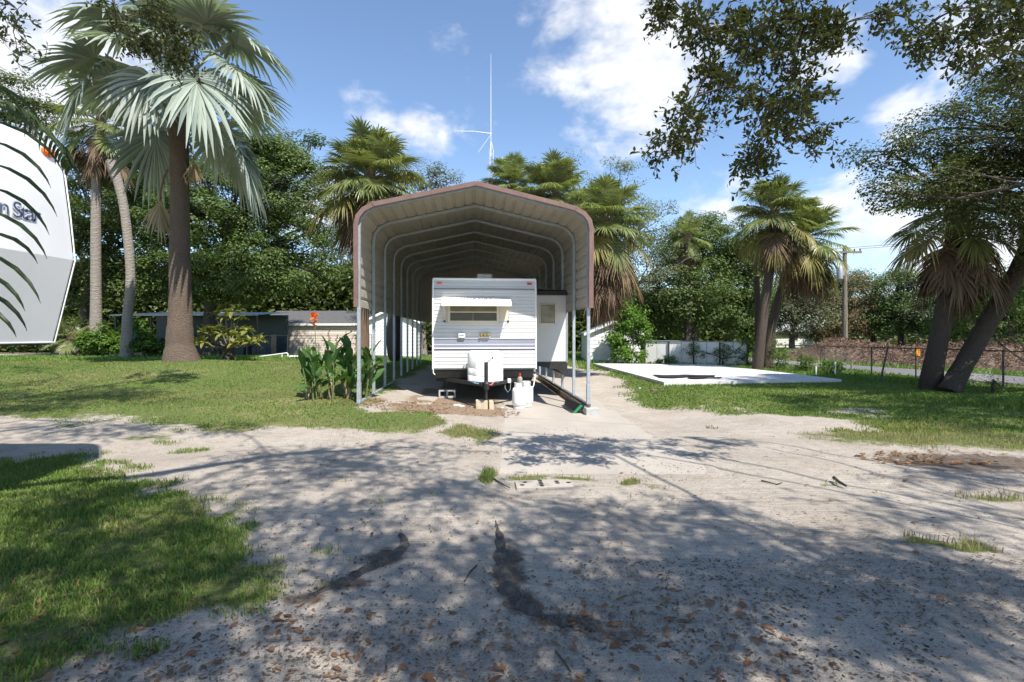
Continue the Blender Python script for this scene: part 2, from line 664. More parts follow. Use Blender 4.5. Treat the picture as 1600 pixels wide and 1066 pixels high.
def ground_mat():
    g = N('ground')
    P = g.geo()
    # sand
    a = g.noise(P, .9, 5, .6)
    b = g.noise(P, 7, 6, .7)
    c = g.noise(P, 60, 5, .75)
    sand = g.ramp(a, [(.3, (.40, .345, .285)), (.5, (.485, .428, .360)), (.72, (.56, .505, .435))])
    sand = g.mix(g.rng(b, .35, .7, .0, .5), sand, (.36, .312, .262))
    sand = g.mix(g.rng(c, .50, .66, 0, .7), sand, (.21, .18, .15))
    sand = g.mix(g.rng(g.noise(P, 170, 3, .7), .54, .66, 0, .75), sand, (.12, .10, .085))
    sand = g.mix(g.rng(g.noise(P, 3.2, 5, .7), .52, .72, 0, .45), sand, (.27, .235, .20))
    # tyre streaks running in from the right
    st = g.noise(g.geo(scale=(1.1, 22, 1), rot=(0, 0, R(24))), 1.0, 4, .6)
    sand = g.mix(g.math('MULTIPLY', g.rng(st, .52, .72, 0, .38), g.attr('track')), sand, (.23, .205, .18))
    # dark duff
    duff = g.ramp(g.noise(P, 25, 6, .75), [(.3, (.055, .042, .033)), (.6, (.15, .115, .088)), (.8, (.27, .22, .18))])
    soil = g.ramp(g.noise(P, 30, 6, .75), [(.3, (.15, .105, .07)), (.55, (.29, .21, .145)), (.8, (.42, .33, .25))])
    turf = g.ramp(g.noise(P, 18, 6, .75), [(.28, (.055, .080, .022)), (.5, (.115, .145, .042)), (.68, (.19, .195, .075)), (.85, (.30, .25, .14))])
    pale = g.noise(P, .35, 4, .6)
    turf = g.mix(g.rng(pale, .50, .66, 0, .6), turf, (.30, .245, .125))
    edge = g.math('MULTIPLY', g.math('SUBTRACT', g.noise(P, 5, 5, .7), .5), .9)
    m_d = g.rng(g.math('ADD', g.attr('duff'), edge), .35, .65)
    m_s = g.rng(g.math('ADD', g.attr('soil'), edge), .35, .65)  # soil attribute holds bare soil and the shade painted under the trailer
    m_g = g.rng(g.math('ADD', g.attr('turf'), edge), .35, .68)
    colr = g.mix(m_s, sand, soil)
    colr = g.mix(g.math('MULTIPLY', m_d, .9), colr, duff)
    colr = g.mix(m_g, colr, turf)
    hh = g.math('ADD', g.math('MULTIPLY', b, .6), g.math('MULTIPLY', c, .35))
    hh = g.math('ADD', hh, g.math('MULTIPLY', g.math('MULTIPLY', st, g.attr('track')), .7))
    hh = g.math('ADD', hh, g.math('MULTIPLY', g.noise(P, 140, 3, .7), .25))
    return g.done(g.pbr(colr, .95, 0, g.bump(hh, .9, .05), .2))


M['ground'] = ground_mat()


# ------------------------------------------------------------------ land masks
_tab = np.random.default_rng(3).random((256, 256))


def vnoise(x, y, s):
    x = np.asarray(x, float) / s
    y = np.asarray(y, float) / s
    xi, yi = np.floor(x).astype(int), np.floor(y).astype(int)
    fx, fy = x - xi, y - yi
    fx, fy = fx * fx * (3 - 2 * fx), fy * fy * (3 - 2 * fy)
    g = lambda i, j: _tab[i & 255, j & 255]
    return (g(xi, yi) * (1 - fx) + g(xi + 1, yi) * fx) * (1 - fy) + (g(xi, yi + 1) * (1 - fx) + g(xi + 1, yi + 1) * fx) * fy


def inside(poly, x, y):
    res = np.zeros(np.shape(x), bool)
    n = len(poly)
    for i in range(n):
        x0, y0 = poly[i]
        x1, y1 = poly[(i + 1) % n]
        c = ((y0 > y) != (y1 > y))
        with np.errstate(divide='ignore', invalid='ignore'):
            xc = (x1 - x0) * (y - y0) / (y1 - y0 + 1e-12) + x0
        res ^= c & (x < xc)
    return res


def edge_dist(poly, x, y):
    d = np.full(np.shape(x), 1e9)
    n = len(poly)
    for i in range(n):
        a = poly[i]
        b = poly[(i + 1) % n]
        ab = b - a
        t = np.clip(((x - a[0]) * ab[0] + (y - a[1]) * ab[1]) / (ab @ ab + 1e-9), 0, 1)
        d = np.minimum(d, np.hypot(x - a[0] - t * ab[0], y - a[1] - t * ab[1]))
    return d


def soft(poly, x, y, w):
    d = edge_dist(poly, x, y)
    return np.where(inside(poly, x, y), .5 + .5 * np.clip(d / w, 0, 1), .5 - .5 * np.clip(d / w, 0, 1))


SLAB = np.array([(4.75, 15.4), (10.9, 16.3), (9.9, 24.4), (4.15, 25.1)])
ROAD = np.array([(20.0, 4.0), (24.0, 4.0), (9.3, 62.0), (5.5, 62.0)])
ROAD = np.array([(18.6, 4.0), (22.2, 4.0), (8.7, 62.0), (5.2, 62.0)])
POLY_NEAR = Gflat([(-700, 716), (60, 716), (125, 716), (235, 748), (330, 778), (390, 802), (405, 832), (470, 872), (492, 905), (430, 945), (340, 975), (200, 1040), (60, 1100), (-900, 1100)])
POLY_LEFT = np.vstack([Gflat([(-700, 645), (0, 653), (150, 660), (330, 669), (500, 677), (640, 682), (705, 664), (690, 650), (600, 644)]), np.array([(-3.0, 10.4), (-3.6, 22.0), (-1.5, 26.0), (-1.5, 34.0), (-60.0, 34.0), (-60.0, 12.0)])])
POLY_RIGHT = np.vstack([Gflat([(932, 578), (985, 606), (1010, 632), (1080, 640), (1150, 637), (1240, 656), (1275, 688), (1420, 700), (1700, 706), (2100, 690)]), np.array([(60.0, 8.0), (60.0, 60.0), (-1.5, 60.0), (-1.0, 27.0), (3.2, 25.5)])])
PATCH = [(735, 681, 55, 13, .9), (765, 741, 26, 8, .9), (830, 741, 40, 5, .9), (890, 745, 30, 5, .8), (975, 748, 26, 6, .8), (1020, 760, 46, 10, .55), (520, 757, 26, 7, .5), (600, 788, 34, 8, .5),
         (1525, 853, 80, 15, .95), (1285, 763, 26, 7, .7), (1530, 772, 95, 13, .7), (240, 690, 70, 11, .6), (300, 702, 36, 7, .6), (255, 678, 40, 5, .6), (690, 762, 22, 5, .45),
         (940, 786, 22, 7, .45), (1095, 668, 22, 6, .6), (1130, 640, 60, 8, .7), (1300, 792, 40, 6, .3), (500, 868, 22, 6, .6), (545, 905, 26, 8, .5), (470, 955, 45, 14, .5), (365, 1010, 50, 16, .5), (430, 1040, 40, 14, .35)]
PATCHW = []
for (px, py, rx, ry, w) in PATCH:
    a, b_, c_, d_ = G(px - rx, py), G(px + rx, py), G(px, py - ry), G(px, py + ry)
    m_ = G(px, py)
    PATCHW.append((m_.x, m_.y, max((b_.x - a.x) / 2, .04), max((c_.y - d_.y) / 2, .04), w))
BALD = [G(1235, 655), G(1290, 668), G(1350, 645)]


def turf_mask(x, y):
    x = np.asarray(x, float)
    y = np.asarray(y, float)
    jx = (vnoise(x, y, .9) - .5) * .5 + (vnoise(x + 9, y, .22) - .5) * .22
    jy = (vnoise(x, y + 31, .9) - .5) * .6 + (vnoise(x, y + 7, .22) - .5) * .25
    f = np.clip(y / 6, 1.0, 1.6)
    X, Y = x + jx * f, y + jy * f
    t = soft(POLY_NEAR, X, Y, .55) - .5 * (vnoise(x, y, .16) - .45) * (1 - ss(.1, .9, edge_dist(POLY_NEAR, x, y)))
    # the near turf thins out towards the sand
    t = np.maximum(t, soft(POLY_LEFT, X, Y, .5))
    t = np.maximum(t, soft(POLY_RIGHT, X, Y, .8))
    for b in BALD:
        t = t - .6 * np.exp(-(((X - b.x) / .9) ** 2 + ((Y - b.y) / .5) ** 2))
    for (cx, cy, rx, ry, w) in PATCHW:
        t = np.maximum(t, w * np.exp(-1.1 * (((X - cx) / rx) ** 2 + ((Y - cy) / ry) ** 2)))
    thin = np.exp(-(((x + 1.25) / 1.0) ** 2 + ((y - 2.25) / .7) ** 2))
    t = t - .42 * thin * vnoise(x, y, .35) * 1.6
    return np.clip(t, 0, 1)


def duff_mask(x, y):
    x = np.asarray(x, float)
    y = np.asarray(y, float)
    t = np.zeros(np.shape(x))
    for (px, py, rx, ry, w) in [(1520, 722, 170, 20, .85), (1440, 748, 60, 8, .5), (1015, 757, 40, 8, .5), (850, 762, 40, 5, .6), (795, 890, 34, 70, .75), (815, 940, 40, 25, .8), (880, 968, 80, 16, .8), (600, 872, 50, 24, .7), (540, 912, 60, 16, .75), (480, 938, 60, 14, .7), (960, 990, 60, 16, .6),
                                (1000, 1030, 120, 30, .35), (480, 960, 60, 30, .4)]:
        a, b_, c_, d_ = G(px - rx, py), G(px + rx, py), G(px, py - ry), G(px, py + ry)
        m_ = G(px, py)
        t = np.maximum(t, w * np.exp(-(((x - m_.x) / max((b_.x - a.x) / 2, .03)) ** 2 + ((y - m_.y) / max((c_.y - d_.y) / 2, .03)) ** 2)))
    t = np.maximum(t, .8 * ss(33, 38, y) * (1 - ss(4, 9, x)))
    t = np.maximum(t, .75 * ss(1.5, 4.0, np.abs(x - 6)) * 0)
    return t


def soil_shade_mask(x, y):
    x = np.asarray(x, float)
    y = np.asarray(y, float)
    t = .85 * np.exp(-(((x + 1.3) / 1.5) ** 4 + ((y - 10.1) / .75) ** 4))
    t = np.maximum(t, .8 * np.exp(-(((x + 1.35) / 1.15) ** 6 + ((y - 14.6) / 5.2) ** 6)))  # soil tone run back under the trailer, painted in for its shade
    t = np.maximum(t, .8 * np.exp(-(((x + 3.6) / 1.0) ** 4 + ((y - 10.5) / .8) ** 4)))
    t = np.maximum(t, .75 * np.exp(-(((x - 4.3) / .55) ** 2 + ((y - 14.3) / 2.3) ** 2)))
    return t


# ------------------------------------------------------------------ the ground sheet
def make_ground():
    us = np.linspace(-5.3, 5.3, 470)
    xs = 2.6 * np.sinh(us) + .3
    vs_ = np.linspace(-3.2, 5.75, 430)
    ys = 4.6 + 2.6 * np.sinh(vs_)
    X, Y = np.meshgrid(xs, ys)
    Z = hgt(X, Y)
    near = 1 - ss(14, 30, np.hypot(X, Y - 4))
    Z = Z + near * ((vnoise(X, Y, .55) - .5) * .022 + (vnoise(X + 3, Y, .17) - .5) * .010)
    # two shallow wheel ruts sweeping in from the right
    for off in (0.0, 1.55):
        yc = 4.9 + off - .42 * X + .02 * X * X
        Z = Z - near * .018 * np.exp(-((Y - yc) / .20) ** 2) * ss(-1.2, 1.2, X) * (1 - ss(6, 9, X))
    # the sheet is kept flat under the concrete
    lay = soft(SLAB, X, Y, .6)
    Z = np.where(lay > .5, -.10, Z)
    rd = soft(ROAD, X, Y, .6)
    Z = np.where(rd > .4, np.minimum(Z, -.055), Z)
    dr = (X > -.14) & (X < 2.35) & (Y > 5.45) & (Y < 21)
    near_edge = np.exp(-np.maximum(0, 2.35 - X) / .35) + .7 * np.exp(-np.maximum(0, Y - 5.45) / .25) + .5 * np.exp(-np.maximum(0, X + .14) / .12)
    drift = -.03 + .040 * ss(.25, .95, near_edge * (.35 + .9 * vnoise(X, Y * .6, .5)))
    Z = np.where(dr, hgt(X, Y) + drift, Z)
    v = np.stack([X.ravel(), Y.ravel(), Z.ravel()], 1)
    ny, nx = X.shape
    i = (np.arange(ny - 1)[:, None] * nx + np.arange(nx - 1)[None, :]).ravel()
    f = np.stack([i, i + 1, i + nx + 1, i + nx], 1)
    me = mesh_np('ground', v, f, M['ground'], True)
    x, y = v[:, 0], v[:, 1]
    tm = turf_mask(x, y)
    track = (1 - tm) * (1 - ss(12, 16, y)) * ss(.2, .6, vnoise(x, y, 1.3) + .25)
    for nm, a in (('turf', tm), ('duff', duff_mask(x, y)), ('soil', soil_shade_mask(x, y)), ('track', track)):
        at = me.attributes.new(nm, 'FLOAT', 'POINT')
        at.data.foreach_set('value', np.ascontiguousarray(a, np.float32))
    o = put('ground', me)
    tag(o, kind='structure')
    return o


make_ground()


def sheet(name, nx, ny, corner, mat, lift, thick=0.0):
    """a paved sheet over a quad given by its four corners, following the land"""
    c = [np.array(p, float) for p in corner]
    s_ = np.linspace(0, 1, nx)
    t_ = np.linspace(0, 1, ny)
    S, T = np.meshgrid(s_, t_)
    X = (c[0][0] * (1 - S) + c[1][0] * S) * (1 - T) + (c[3][0] * (1 - S) + c[2][0] * S) * T
    Y = (c[0][1] * (1 - S) + c[1][1] * S) * (1 - T) + (c[3][1] * (1 - S) + c[2][1] * S) * T
    Z = hgt(X, Y) + lift
    v = np.stack([X.ravel(), Y.ravel(), Z.ravel()], 1)
    i = (np.arange(ny - 1)[:, None] * nx + np.arange(nx - 1)[None, :]).ravel()
    f = np.stack([i, i + 1, i + nx + 1, i + nx], 1)
    return tag(put(name, mesh_np(name, v, f, mat, True)), kind='structure')


def concrete_panel(x0, x1, y0, y1, parent):
    b = MB()
    n = max(2, int((y1 - y0) / .6))
    rows = []
    for i in range(n + 1):
        y = y0 + (y1 - y0) * i / n
        r_ = []
        for j in range(7):
            x = x0 + (x1 - x0) * j / 6
            r_.append((x, y, H(x, y) + .002))
        rows.append(r_)
    b.strip(rows)
    b.strip([[(x0, rows[0][0][1], rows[0][0][2] - .1)] + [(p[0], p[1], p[2] - .1) for p in rows[0][1:]], rows[0]])
    b.strip([[(p[0][0], p[0][1], p[0][2]) for p in rows], [(p[0][0], p[0][1], p[0][2] - .1) for p in rows]])
    b.strip([[(p[-1][0], p[-1][1], p[-1][2] - .1) for p in rows], [p[-1] for p in rows]])
    return b.build('concrete_panel', M['concrete'], parent, fix=False)


drive = empty('concrete_drive', (0, 0, 0))
tag(drive, kind='structure')
yb = 5.45
for ln in (4.1, 3.6, 3.6, 4.0):
    concrete_panel(-.14, 2.35, yb, yb + ln - .018, drive)
    yb += ln
strip_ = empty('concrete_strip', (0, 0, 0))
tag(strip_, kind='structure')
yb = 10.55
for ln in (3.2, 3.2, 3.6):
    concrete_panel(-2.75 - .08 * (yb - 10.5), -1.75 - .08 * (yb - 10.5), yb, yb + ln - .018, strip_)
    yb += ln

# the raised house slab on the right
b = MB()
b.prism([tuple(p) for p in SLAB], 'z', -.2, .05)
slab = b.build('concrete_slab', M['slab'])
tag(slab, 'bare white concrete house slab in the grass before the white fence', 'slab')

sheet('road', 8, 90, [ROAD[0], ROAD[1], ROAD[2], ROAD[3]], M['asphalt'], .02)


# ------------------------------------------------------------------ grass
def blades(name, x, y, h, w, mat, label, lean=.55, cat='grass'):
    n = len(x)
    z = hgt(x, y)
    az = rng.random(n) * 2 * np.pi
    fx, fy = np.cos(az), np.sin(az)
    ln = (rng.random(n) * .9 + .25) * lean
    d = rng.random(n) * 2 * np.pi
    lx, ly = np.cos(d) * ln * h, np.sin(d) * ln * h
    P = np.zeros((n, 5, 3))
    P[:, 0] = np.stack([x - fx * w / 2, y - fy * w / 2, z - .012], 1)
    P[:, 1] = np.stack([x + fx * w / 2, y + fy * w / 2, z - .012], 1)
    mxx, myy, mz = x + lx * .35, y + ly * .35, z + h * .6
    P[:, 2] = np.stack([mxx + fx * w * .4, myy + fy * w * .4, mz], 1)
    P[:, 3] = np.stack([mxx - fx * w * .4, myy - fy * w * .4, mz], 1)
    P[:, 4] = np.stack([x + lx, y + ly, z + h * (1 - .25 * ln)], 1)
    k = np.arange(n)[:, None] * 5
    f = np.concatenate([k + np.array([[0, 1, 2]]), k + np.array([[0, 2, 3]]), k + np.array([[3, 2, 4]])], 0)
    o = put(name, mesh_np(name, P.reshape(-1, 3), f, mat))
    return tag(o, label, cat, kind='stuff')


def scatter(n, x0, x1, y0, y1, thr=.5, extra=None, power=1.0):
    x = rng.uniform(x0, x1, n)
    y = rng.uniform(y0, y1, n)
    t = turf_mask(x, y)
    keep = rng.random(n) < np.clip((t - .33) / .35, 0, 1) ** power
    vis = (y > .2) & (np.abs(x) < 1.12 * y + 2.0)
    keep &= vis & ~inside(SLAB, x, y) & ~inside(ROAD, x, y)
    keep &= ~((x > -.14) & (x < 2.35) & (y > 5.6) & (y < 21))
    if extra is not None:
        keep &= extra(x, y)
    return x[keep], y[keep]


x, y = scatter(260000, -7.5, -.2, 1.6, 7.0)
cl = .6 * vnoise(x, y, .35) + .4 * vnoise(x + 4, y, .11)
keep = rng.random(len(x)) < .25 + .75 * ss(.2, .45, cl)
x, y, cl = x[keep], y[keep], cl[keep]
hg = .016 + .065 * rng.random(len(x)) * (.2 + cl)
dry = rng.random(len(x)) < .08 + .4 * ss(.55, .75, vnoise(x + 11, y, .5))
blades('grass', x[dry], y[dry], hg[dry] * .8, np.full(dry.sum(), .006), M['dry_grass'], 'straw-coloured dead blades mixed into the near lawn', 1.1)
x, y, hg = x[~dry], y[~dry], hg[~dry]
blades('grass', x, y, hg, np.full(len(x), .0055) * (1 + .5 * rng.random(len(x))), M['grass'], 'green lawn grass thinning into the sand beside the driveway', .8)
x, y = scatter(60000, -1.5, 8.0, 2.0, 9.0)
blades('grass', x, y, (.02 + .05 * rng.random(len(x))), np.full(len(x), .007), M['dry_grass'], 'sparse dry grass tufts on the sandy driveway')
x, y = scatter(170000, -24, 0.4, 7.6, 22)
keep = rng.random(len(x)) < np.clip(11.0 / y, .2, 1)
x, y = x[keep], y[keep]
pl = ss(.5, .66, vnoise(x, y, 2.2))
dry = rng.random(len(x)) < .06 + .45 * pl
hg = (.014 + .022 * rng.random(len(x)))
blades('grass', x[dry], y[dry], hg[dry] * .9, (.008 + .0012 * y)[dry], M['dry_grass'], 'tan dry grass patches on the sunlit lawn by the mound', .9)
x, y, hg = x[~dry], y[~dry], hg[~dry]
blades('grass', x, y, hg, .008 + .0012 * y, M['grass'], 'sunlit lawn grass around the ringed palm trunk')
x, y = scatter(60000, -26, -1, 20, 34)
blades('grass', x, y, (.04 + .09 * rng.random(len(x))), np.full(len(x), .035), M['grass'], 'rough grass below the beige house wall')
x, y = scatter(200000, 2.4, 21, 8.0, 25)
keep = rng.random(len(x)) < np.clip(11.0 / y, .2, 1)
x, y = x[keep], y[keep]
hh_ = .016 + .034 * rng.random(len(x)) + .16 * ss(.5, .75, vnoise(x, y, 1.6)) * ss(9, 10.6, x) * rng.random(len(x))
blades('grass', x, y, hh_, .008 + .0013 * y, M['grass'], 'green grass between the concrete slab and the wire fence')
x, y = scatter(70000, 0, 46, 18, 48)
blades('grass', x, y, (.06 + .14 * rng.random(len(x))), np.full(len(x), .04), M['grass'], 'rough verge grass along the paved road')


# ------------------------------------------------------------------ fallen leaves and chips
def litter(name, x, y, size, mat, label, lift=.004, curl=.25):
    n = len(x)
    z = hgt(x, y) + lift
    az = rng.random(n) * 2 * np.pi
    cx_, sx_ = np.cos(az), np.sin(az)
    w = size * rng.uniform(.28, .5, n)
    cu = size * rng.random(n) * curl
    tl = (rng.random(n) - .3) * size * .5
    P = np.zeros((n, 6, 3))
    for i, (a, b_, c_) in enumerate([(-.5, 0, 0), (-.15, -.5, 1), (-.15, .5, 1), (.2, -.42, .8), (.2, .42, .8), (.5, 0, .2)]):
        lx = a * size
        ly = b_ * w
        P[:, i, 0] = x + lx * cx_ - ly * sx_
        P[:, i, 1] = y + lx * sx_ + ly * cx_
        P[:, i, 2] = z + c_ * cu * (1 if i not in (1, 3) else .4) + np.maximum(0, a * tl + .2 * np.abs(tl))
    k = np.arange(n)[:, None] * 6
    f = np.concatenate([k + np.array([[0, 1, 2]]), k + np.array([[1, 3, 2]]), k + np.array([[2, 3, 4]]), k + np.array([[3, 5, 4]])], 0)
    o = put(name, mesh_np(name, P.reshape(-1, 3), f, mat))
    return tag(o, label, 'litter', kind='stuff')


def sand_points(n, x0, x1, y0, y1, bias):
    x = rng.uniform(x0, x1, n)
    y = y0 + (y1 - y0) * rng.random(n) ** bias
    k = (np.abs(x) < 1.1 * y + .5) & ~inside(SLAB, x, y)
    k &= rng.random(n) < (.25 + .75 * ss(.35, .65, vnoise(x, y, .8)))
    return x[k], y[k]


x, y = sand_points(1500, -3, 6, 1.6, 8, 1.9)
litter('leaf_litter', x, y, .018 + .05 * rng.random(len(x)) ** 1.6, M['litter_leaf'], 'brown fallen oak leaves scattered on the sand', .006)
x, y = sand_points(60000, -3.5, 7, 1.6, 9, 1.5)
litter('bark_chips', x, y, .004 + .028 * rng.random(len(x)) ** 3.2, M['litter_dark'], 'small dark bark chips and acorns strewn over the sand', .003)
x, y = sand_points(9000, -1.6, 1.8, 1.8, 3.4, 1.0)
k = duff_mask(x, y) > .2
litter('bark_chips', x[k], y[k], (.006 + .035 * rng.random(k.sum()) ** 2), M['litter_dark'], 'dark crumbled bark lying along the exposed roots', .004)
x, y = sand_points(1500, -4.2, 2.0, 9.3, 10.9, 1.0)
k = soil_shade_mask(x, y) > .35
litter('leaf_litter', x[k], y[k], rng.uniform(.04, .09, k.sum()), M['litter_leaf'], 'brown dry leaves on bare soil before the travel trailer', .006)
x, y = sand_points(5000, 4.2, 11, 6.0, 8.0, 1.0)
k = duff_mask(x, y) > .3
litter('leaf_litter', x[k], y[k], rng.uniform(.04, .09, k.sum()), M['litter_leaf'], 'brown leaf duff in the shade beside the right lawn', .006)


x, y = sand_points(26000, -2.6, 4.2, 1.6, 3.4, 1.1)
litter('bark_chips', x, y, .004 + .03 * rng.random(len(x)) ** 2.6, M['litter_dark'], 'crushed acorns and dark crumbs thick on the sand around the roots', .003)
x, y = sand_points(900, -2.8, 1.5, 1.6, 2.9, 1.2)
litter('leaf_litter', x, y, .02 + .055 * rng.random(len(x)) ** 1.4, M['litter_leaf'], 'brown leaves caught along the near lawn edge', .006)


# exposed roots
def root_thing(pts, rads, label):
    path = []
    for i, (px, py) in enumerate(pts):
        p = G(px, py)
        path.append(Vector((p.x, p.y, p.z - rads[i] * (.72 if 0 < i < len(pts) - 1 else 1.3))))
    dense, rr = [], []
    for i in range(len(path) - 1):
        for t in np.linspace(0, 1, 7, endpoint=False):
            q = path[i].lerp(path[i + 1], t)
            q = q + Vector((rnd.uniform(-.008, .008), rnd.uniform(-.008, .008), rnd.uniform(-.006, .006)))
            dense.append(q)
            rr.append((rads[i] * (1 - t) + rads[i + 1] * t) * rnd.uniform(1.0, 1.55))
    dense.append(path[-1])
    rr.append(rads[-1])
    e = empty('exposed_root', path[0], 0, label, 'root')
    b = MB()
    dd = [q - path[0] for q in dense]
    b.tube(dd, rr, 14)
    b.v = [(v_[0] + rnd.uniform(-.006, .006), v_[1] + rnd.uniform(-.006, .006), v_[2] + rnd.uniform(-.007, .007)) for v_ in b.v]
    b.build('bark', M['root'], e, False)
    for s_ in (-1, 1):
        b = MB()
        off = [q + Vector((s_ * rr[i] * 1.0, 0, -rr[i] * .3)) + Vector((rnd.uniform(-.01, .01), 0, 0)) for i, q in enumerate(dd)]
        lo = 2 if s_ < 0 else 5
        b.tube(off[lo:-2], [r_ * .55 for r_ in rr[lo:-2]], 7)
        b.build('side_root', M['root'], e, True)


root_thing([(775, 812), (783, 850), (782, 890), (796, 922), (822, 950), (880, 975), (930, 985)], [.018, .034, .045, .050, .042, .025, .01], 'dark exposed tree root curving through the sand in mid driveway')
root_thing([(628, 832), (632, 852), (612, 872), (575, 888), (535, 908), (490, 930), (450, 948)], [.016, .034, .038, .036, .030, .026, .015], 'dark exposed root running from the sand into the near grass')


def stick(pts, r_, label):
    p = [G(*q) for q in pts]
    o0 = p[0]
    e = MB()
    e.tube([q - o0 + Vector((0, 0, r_ * (1.0 + .4 * (i % 2)))) for i, q in enumerate(p)], [r_ * (1 - .5 * i / len(p)) for i in range(len(p))], 6)
    o = e.build('stick', M['oak_bark'], None, True, loc=o0)
    tag(o, label, 'stick')


stick([(770, 748), (783, 757), (797, 764)], .008, 'thin dark stick by the perforated paver')
stick([(745, 885), (735, 895), (726, 910)], .006, 'short twig lying between the two exposed roots')
stick([(1303, 749), (1310, 756), (1322, 762)], .018, 'broken reddish branch stub on the open sand')
stick([(1190, 752), (1200, 755), (1213, 758), (1222, 756)], .008, 'slim twig on the sand beyond the dry grass tuft')
stick([(868, 1020), (880, 1035), (892, 1052)], .006, 'curved twig among fallen leaves')

# the perforated paver at the end of the concrete
p = G(848, 757)
pv = empty('perforated_paver', (p.x, p.y, p.z + .005), R(4), 'pale perforated paver with small dark holes at the concrete edge', 'paver')
b = MB()
b.bbox(-.28, .30, -.12, .12, -.05, .006, .004)
b.build('slab_body', M['concrete'], pv)
for (hx, hy) in [(-.02, .10), (-.02, .04), (-.02, -.02), (-.02, -.08), (.17, .06), (.17, .0), (.30, .01), (-.2, .05), (-.24, -.04)]:
    b = MB()
    b.lathe([(.026, .0), (.026, .0075), (.018, .0085)], 10, (hx * .9, hy, 0))
    b.build('hole', M['black'], pv)

# ------------------------------------------------------------------ carport
YAW = R(4.6)
cp = empty('metal_carport', (-.755, 10.3, 0), YAW, 'tall metal carport with brown edge trim sheltering the travel trailer', 'carport')
CL = 12.25                                              # length
PROF = [(-2.44, 2.12), (-2.44, 3.78), (-2.40, 3.96), (-2.29, 4.10), (-2.10, 4.20), (0, 4.68)]
full = PROF + [(-u, z) for u, z in PROF[-2::-1]]


def along(poly):
    out = [0.0]
    for a, b_ in zip(poly, poly[1:]):
        out.append(out[-1] + math.hypot(b_[0] - a[0], b_[1] - a[1]))
    return out


AL = along(full)


def at(s_):
    for i in range(len(full) - 1):
        if s_ <= AL[i + 1] + 1e-9:
            t = (s_ - AL[i]) / (AL[i + 1] - AL[i])
            a, b_ = full[i], full[i + 1]
            dx, dz = (b_[0] - a[0]), (b_[1] - a[1])
            l_ = math.hypot(dx, dz)
            return (a[0] + dx * t, a[1] + dz * t), (-dz / l_, dx / l_)
    return full[-1], (1, 0)


# panels run the length of the carport; each is a pan with one raised rib along its edge
tot = AL[-1]
NP = 38
pw = tot / NP
for i in range(NP):
    s0 = i * pw
    marks = [0.0, .05, .10, .148, .152, .205, .245, .27, pw]
    prof2 = []
    lift = {.0: 0, .05: 0, .10: 0, .148: 0, .152: 0, .205: 0}
    stops = [(0, 0.0), (pw * .3, 0.0), (pw * .6, .0), (pw - .085, 0.0), (pw - .065, .028), (pw - .025, .028), (pw + .006, .0015)]
    for k_, bend in enumerate(AL):
        if s0 + 1e-3 < bend < s0 + pw - .09:
            stops.append((bend - s0, 0.0))
    stops.sort()
    b = MB()
    fr, bk = [], []
    for s_, up in stops:
        (u, z), (nx_, nz_) = at(min(s0 + s_, tot))
        fr.append((u + nx_ * up, -.06, z + nz_ * up))
        bk.append((u + nx_ * up, CL + .06, z + nz_ * up))
    # split the length in three sheets that overlap by a hair
    b.strip([fr, [(p_[0], 3.6, p_[2]) for p_ in fr], [(p_[0], 7.2, p_[2]) for p_ in fr], bk])
    zc = at(s0 + pw / 2)[0][1]
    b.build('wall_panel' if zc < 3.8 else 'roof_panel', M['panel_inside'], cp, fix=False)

# arched frames of square tube
NF = 9
GL, GR = .10, .0
for i in range(NF):
    v = .05 + i * (CL - .1) / (NF - 1)
    b = MB()
    hw = .032
    inner = [(-2.40, GL + .05)] + [(u * (2.40 / 2.44), z - .035) for u, z in PROF[1:-1]] + [(0, 4.63)]
    path = inner + [(-u, z) for u, z in inner[-2:0:-1]] + [(2.40, GR + .05)]
    rows = []
    for j, (u, z) in enumerate(path):
        a = path[max(j - 1, 0)]
        c_ = path[min(j + 1, len(path) - 1)]
        tx, tz = c_[0] - a[0], c_[1] - a[1]
        l_ = math.hypot(tx, tz)
        nx_, nz_ = -tz / l_, tx / l_
        rows.append([(u + nx_ * hw, v - hw, z + nz_ * hw), (u + nx_ * hw, v + hw, z + nz_ * hw), (u - nx_ * hw, v + hw, z - nz_ * hw), (u - nx_ * hw, v - hw, z - nz_ * hw), (u + nx_ * hw, v - hw, z + nz_ * hw)])
    b.strip(rows)
    b.build('arch_frame', M['galvanised'], cp)
b = MB()
b.add([(u * 1.02, CL + .04, z + (.04 if z > 3.0 else 0)) for u, z in full], [tuple(range(len(full)))])
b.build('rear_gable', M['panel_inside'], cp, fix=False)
# base rails
b = MB()
b.box(-2.435, -2.365, -.02, CL + .05, GL, GL + .055)
b.build('base_rail', M['galvanised'], cp)
b = MB()
b.box(2.365, 2.435, -.02, CL + .05, GR, GR + .055)
b.build('base_rail', M['dark_rail'], cp)
b = MB()
b.box(-2.47, -2.33, -.05, 3.2, GL - .22, GL - .003)
b.build('concrete_kerb', M['concrete'], cp)
# brown edge trim: an angle along the front edge, in lengths
segs = [([0, 1], .0), ([0, 1], .5)]


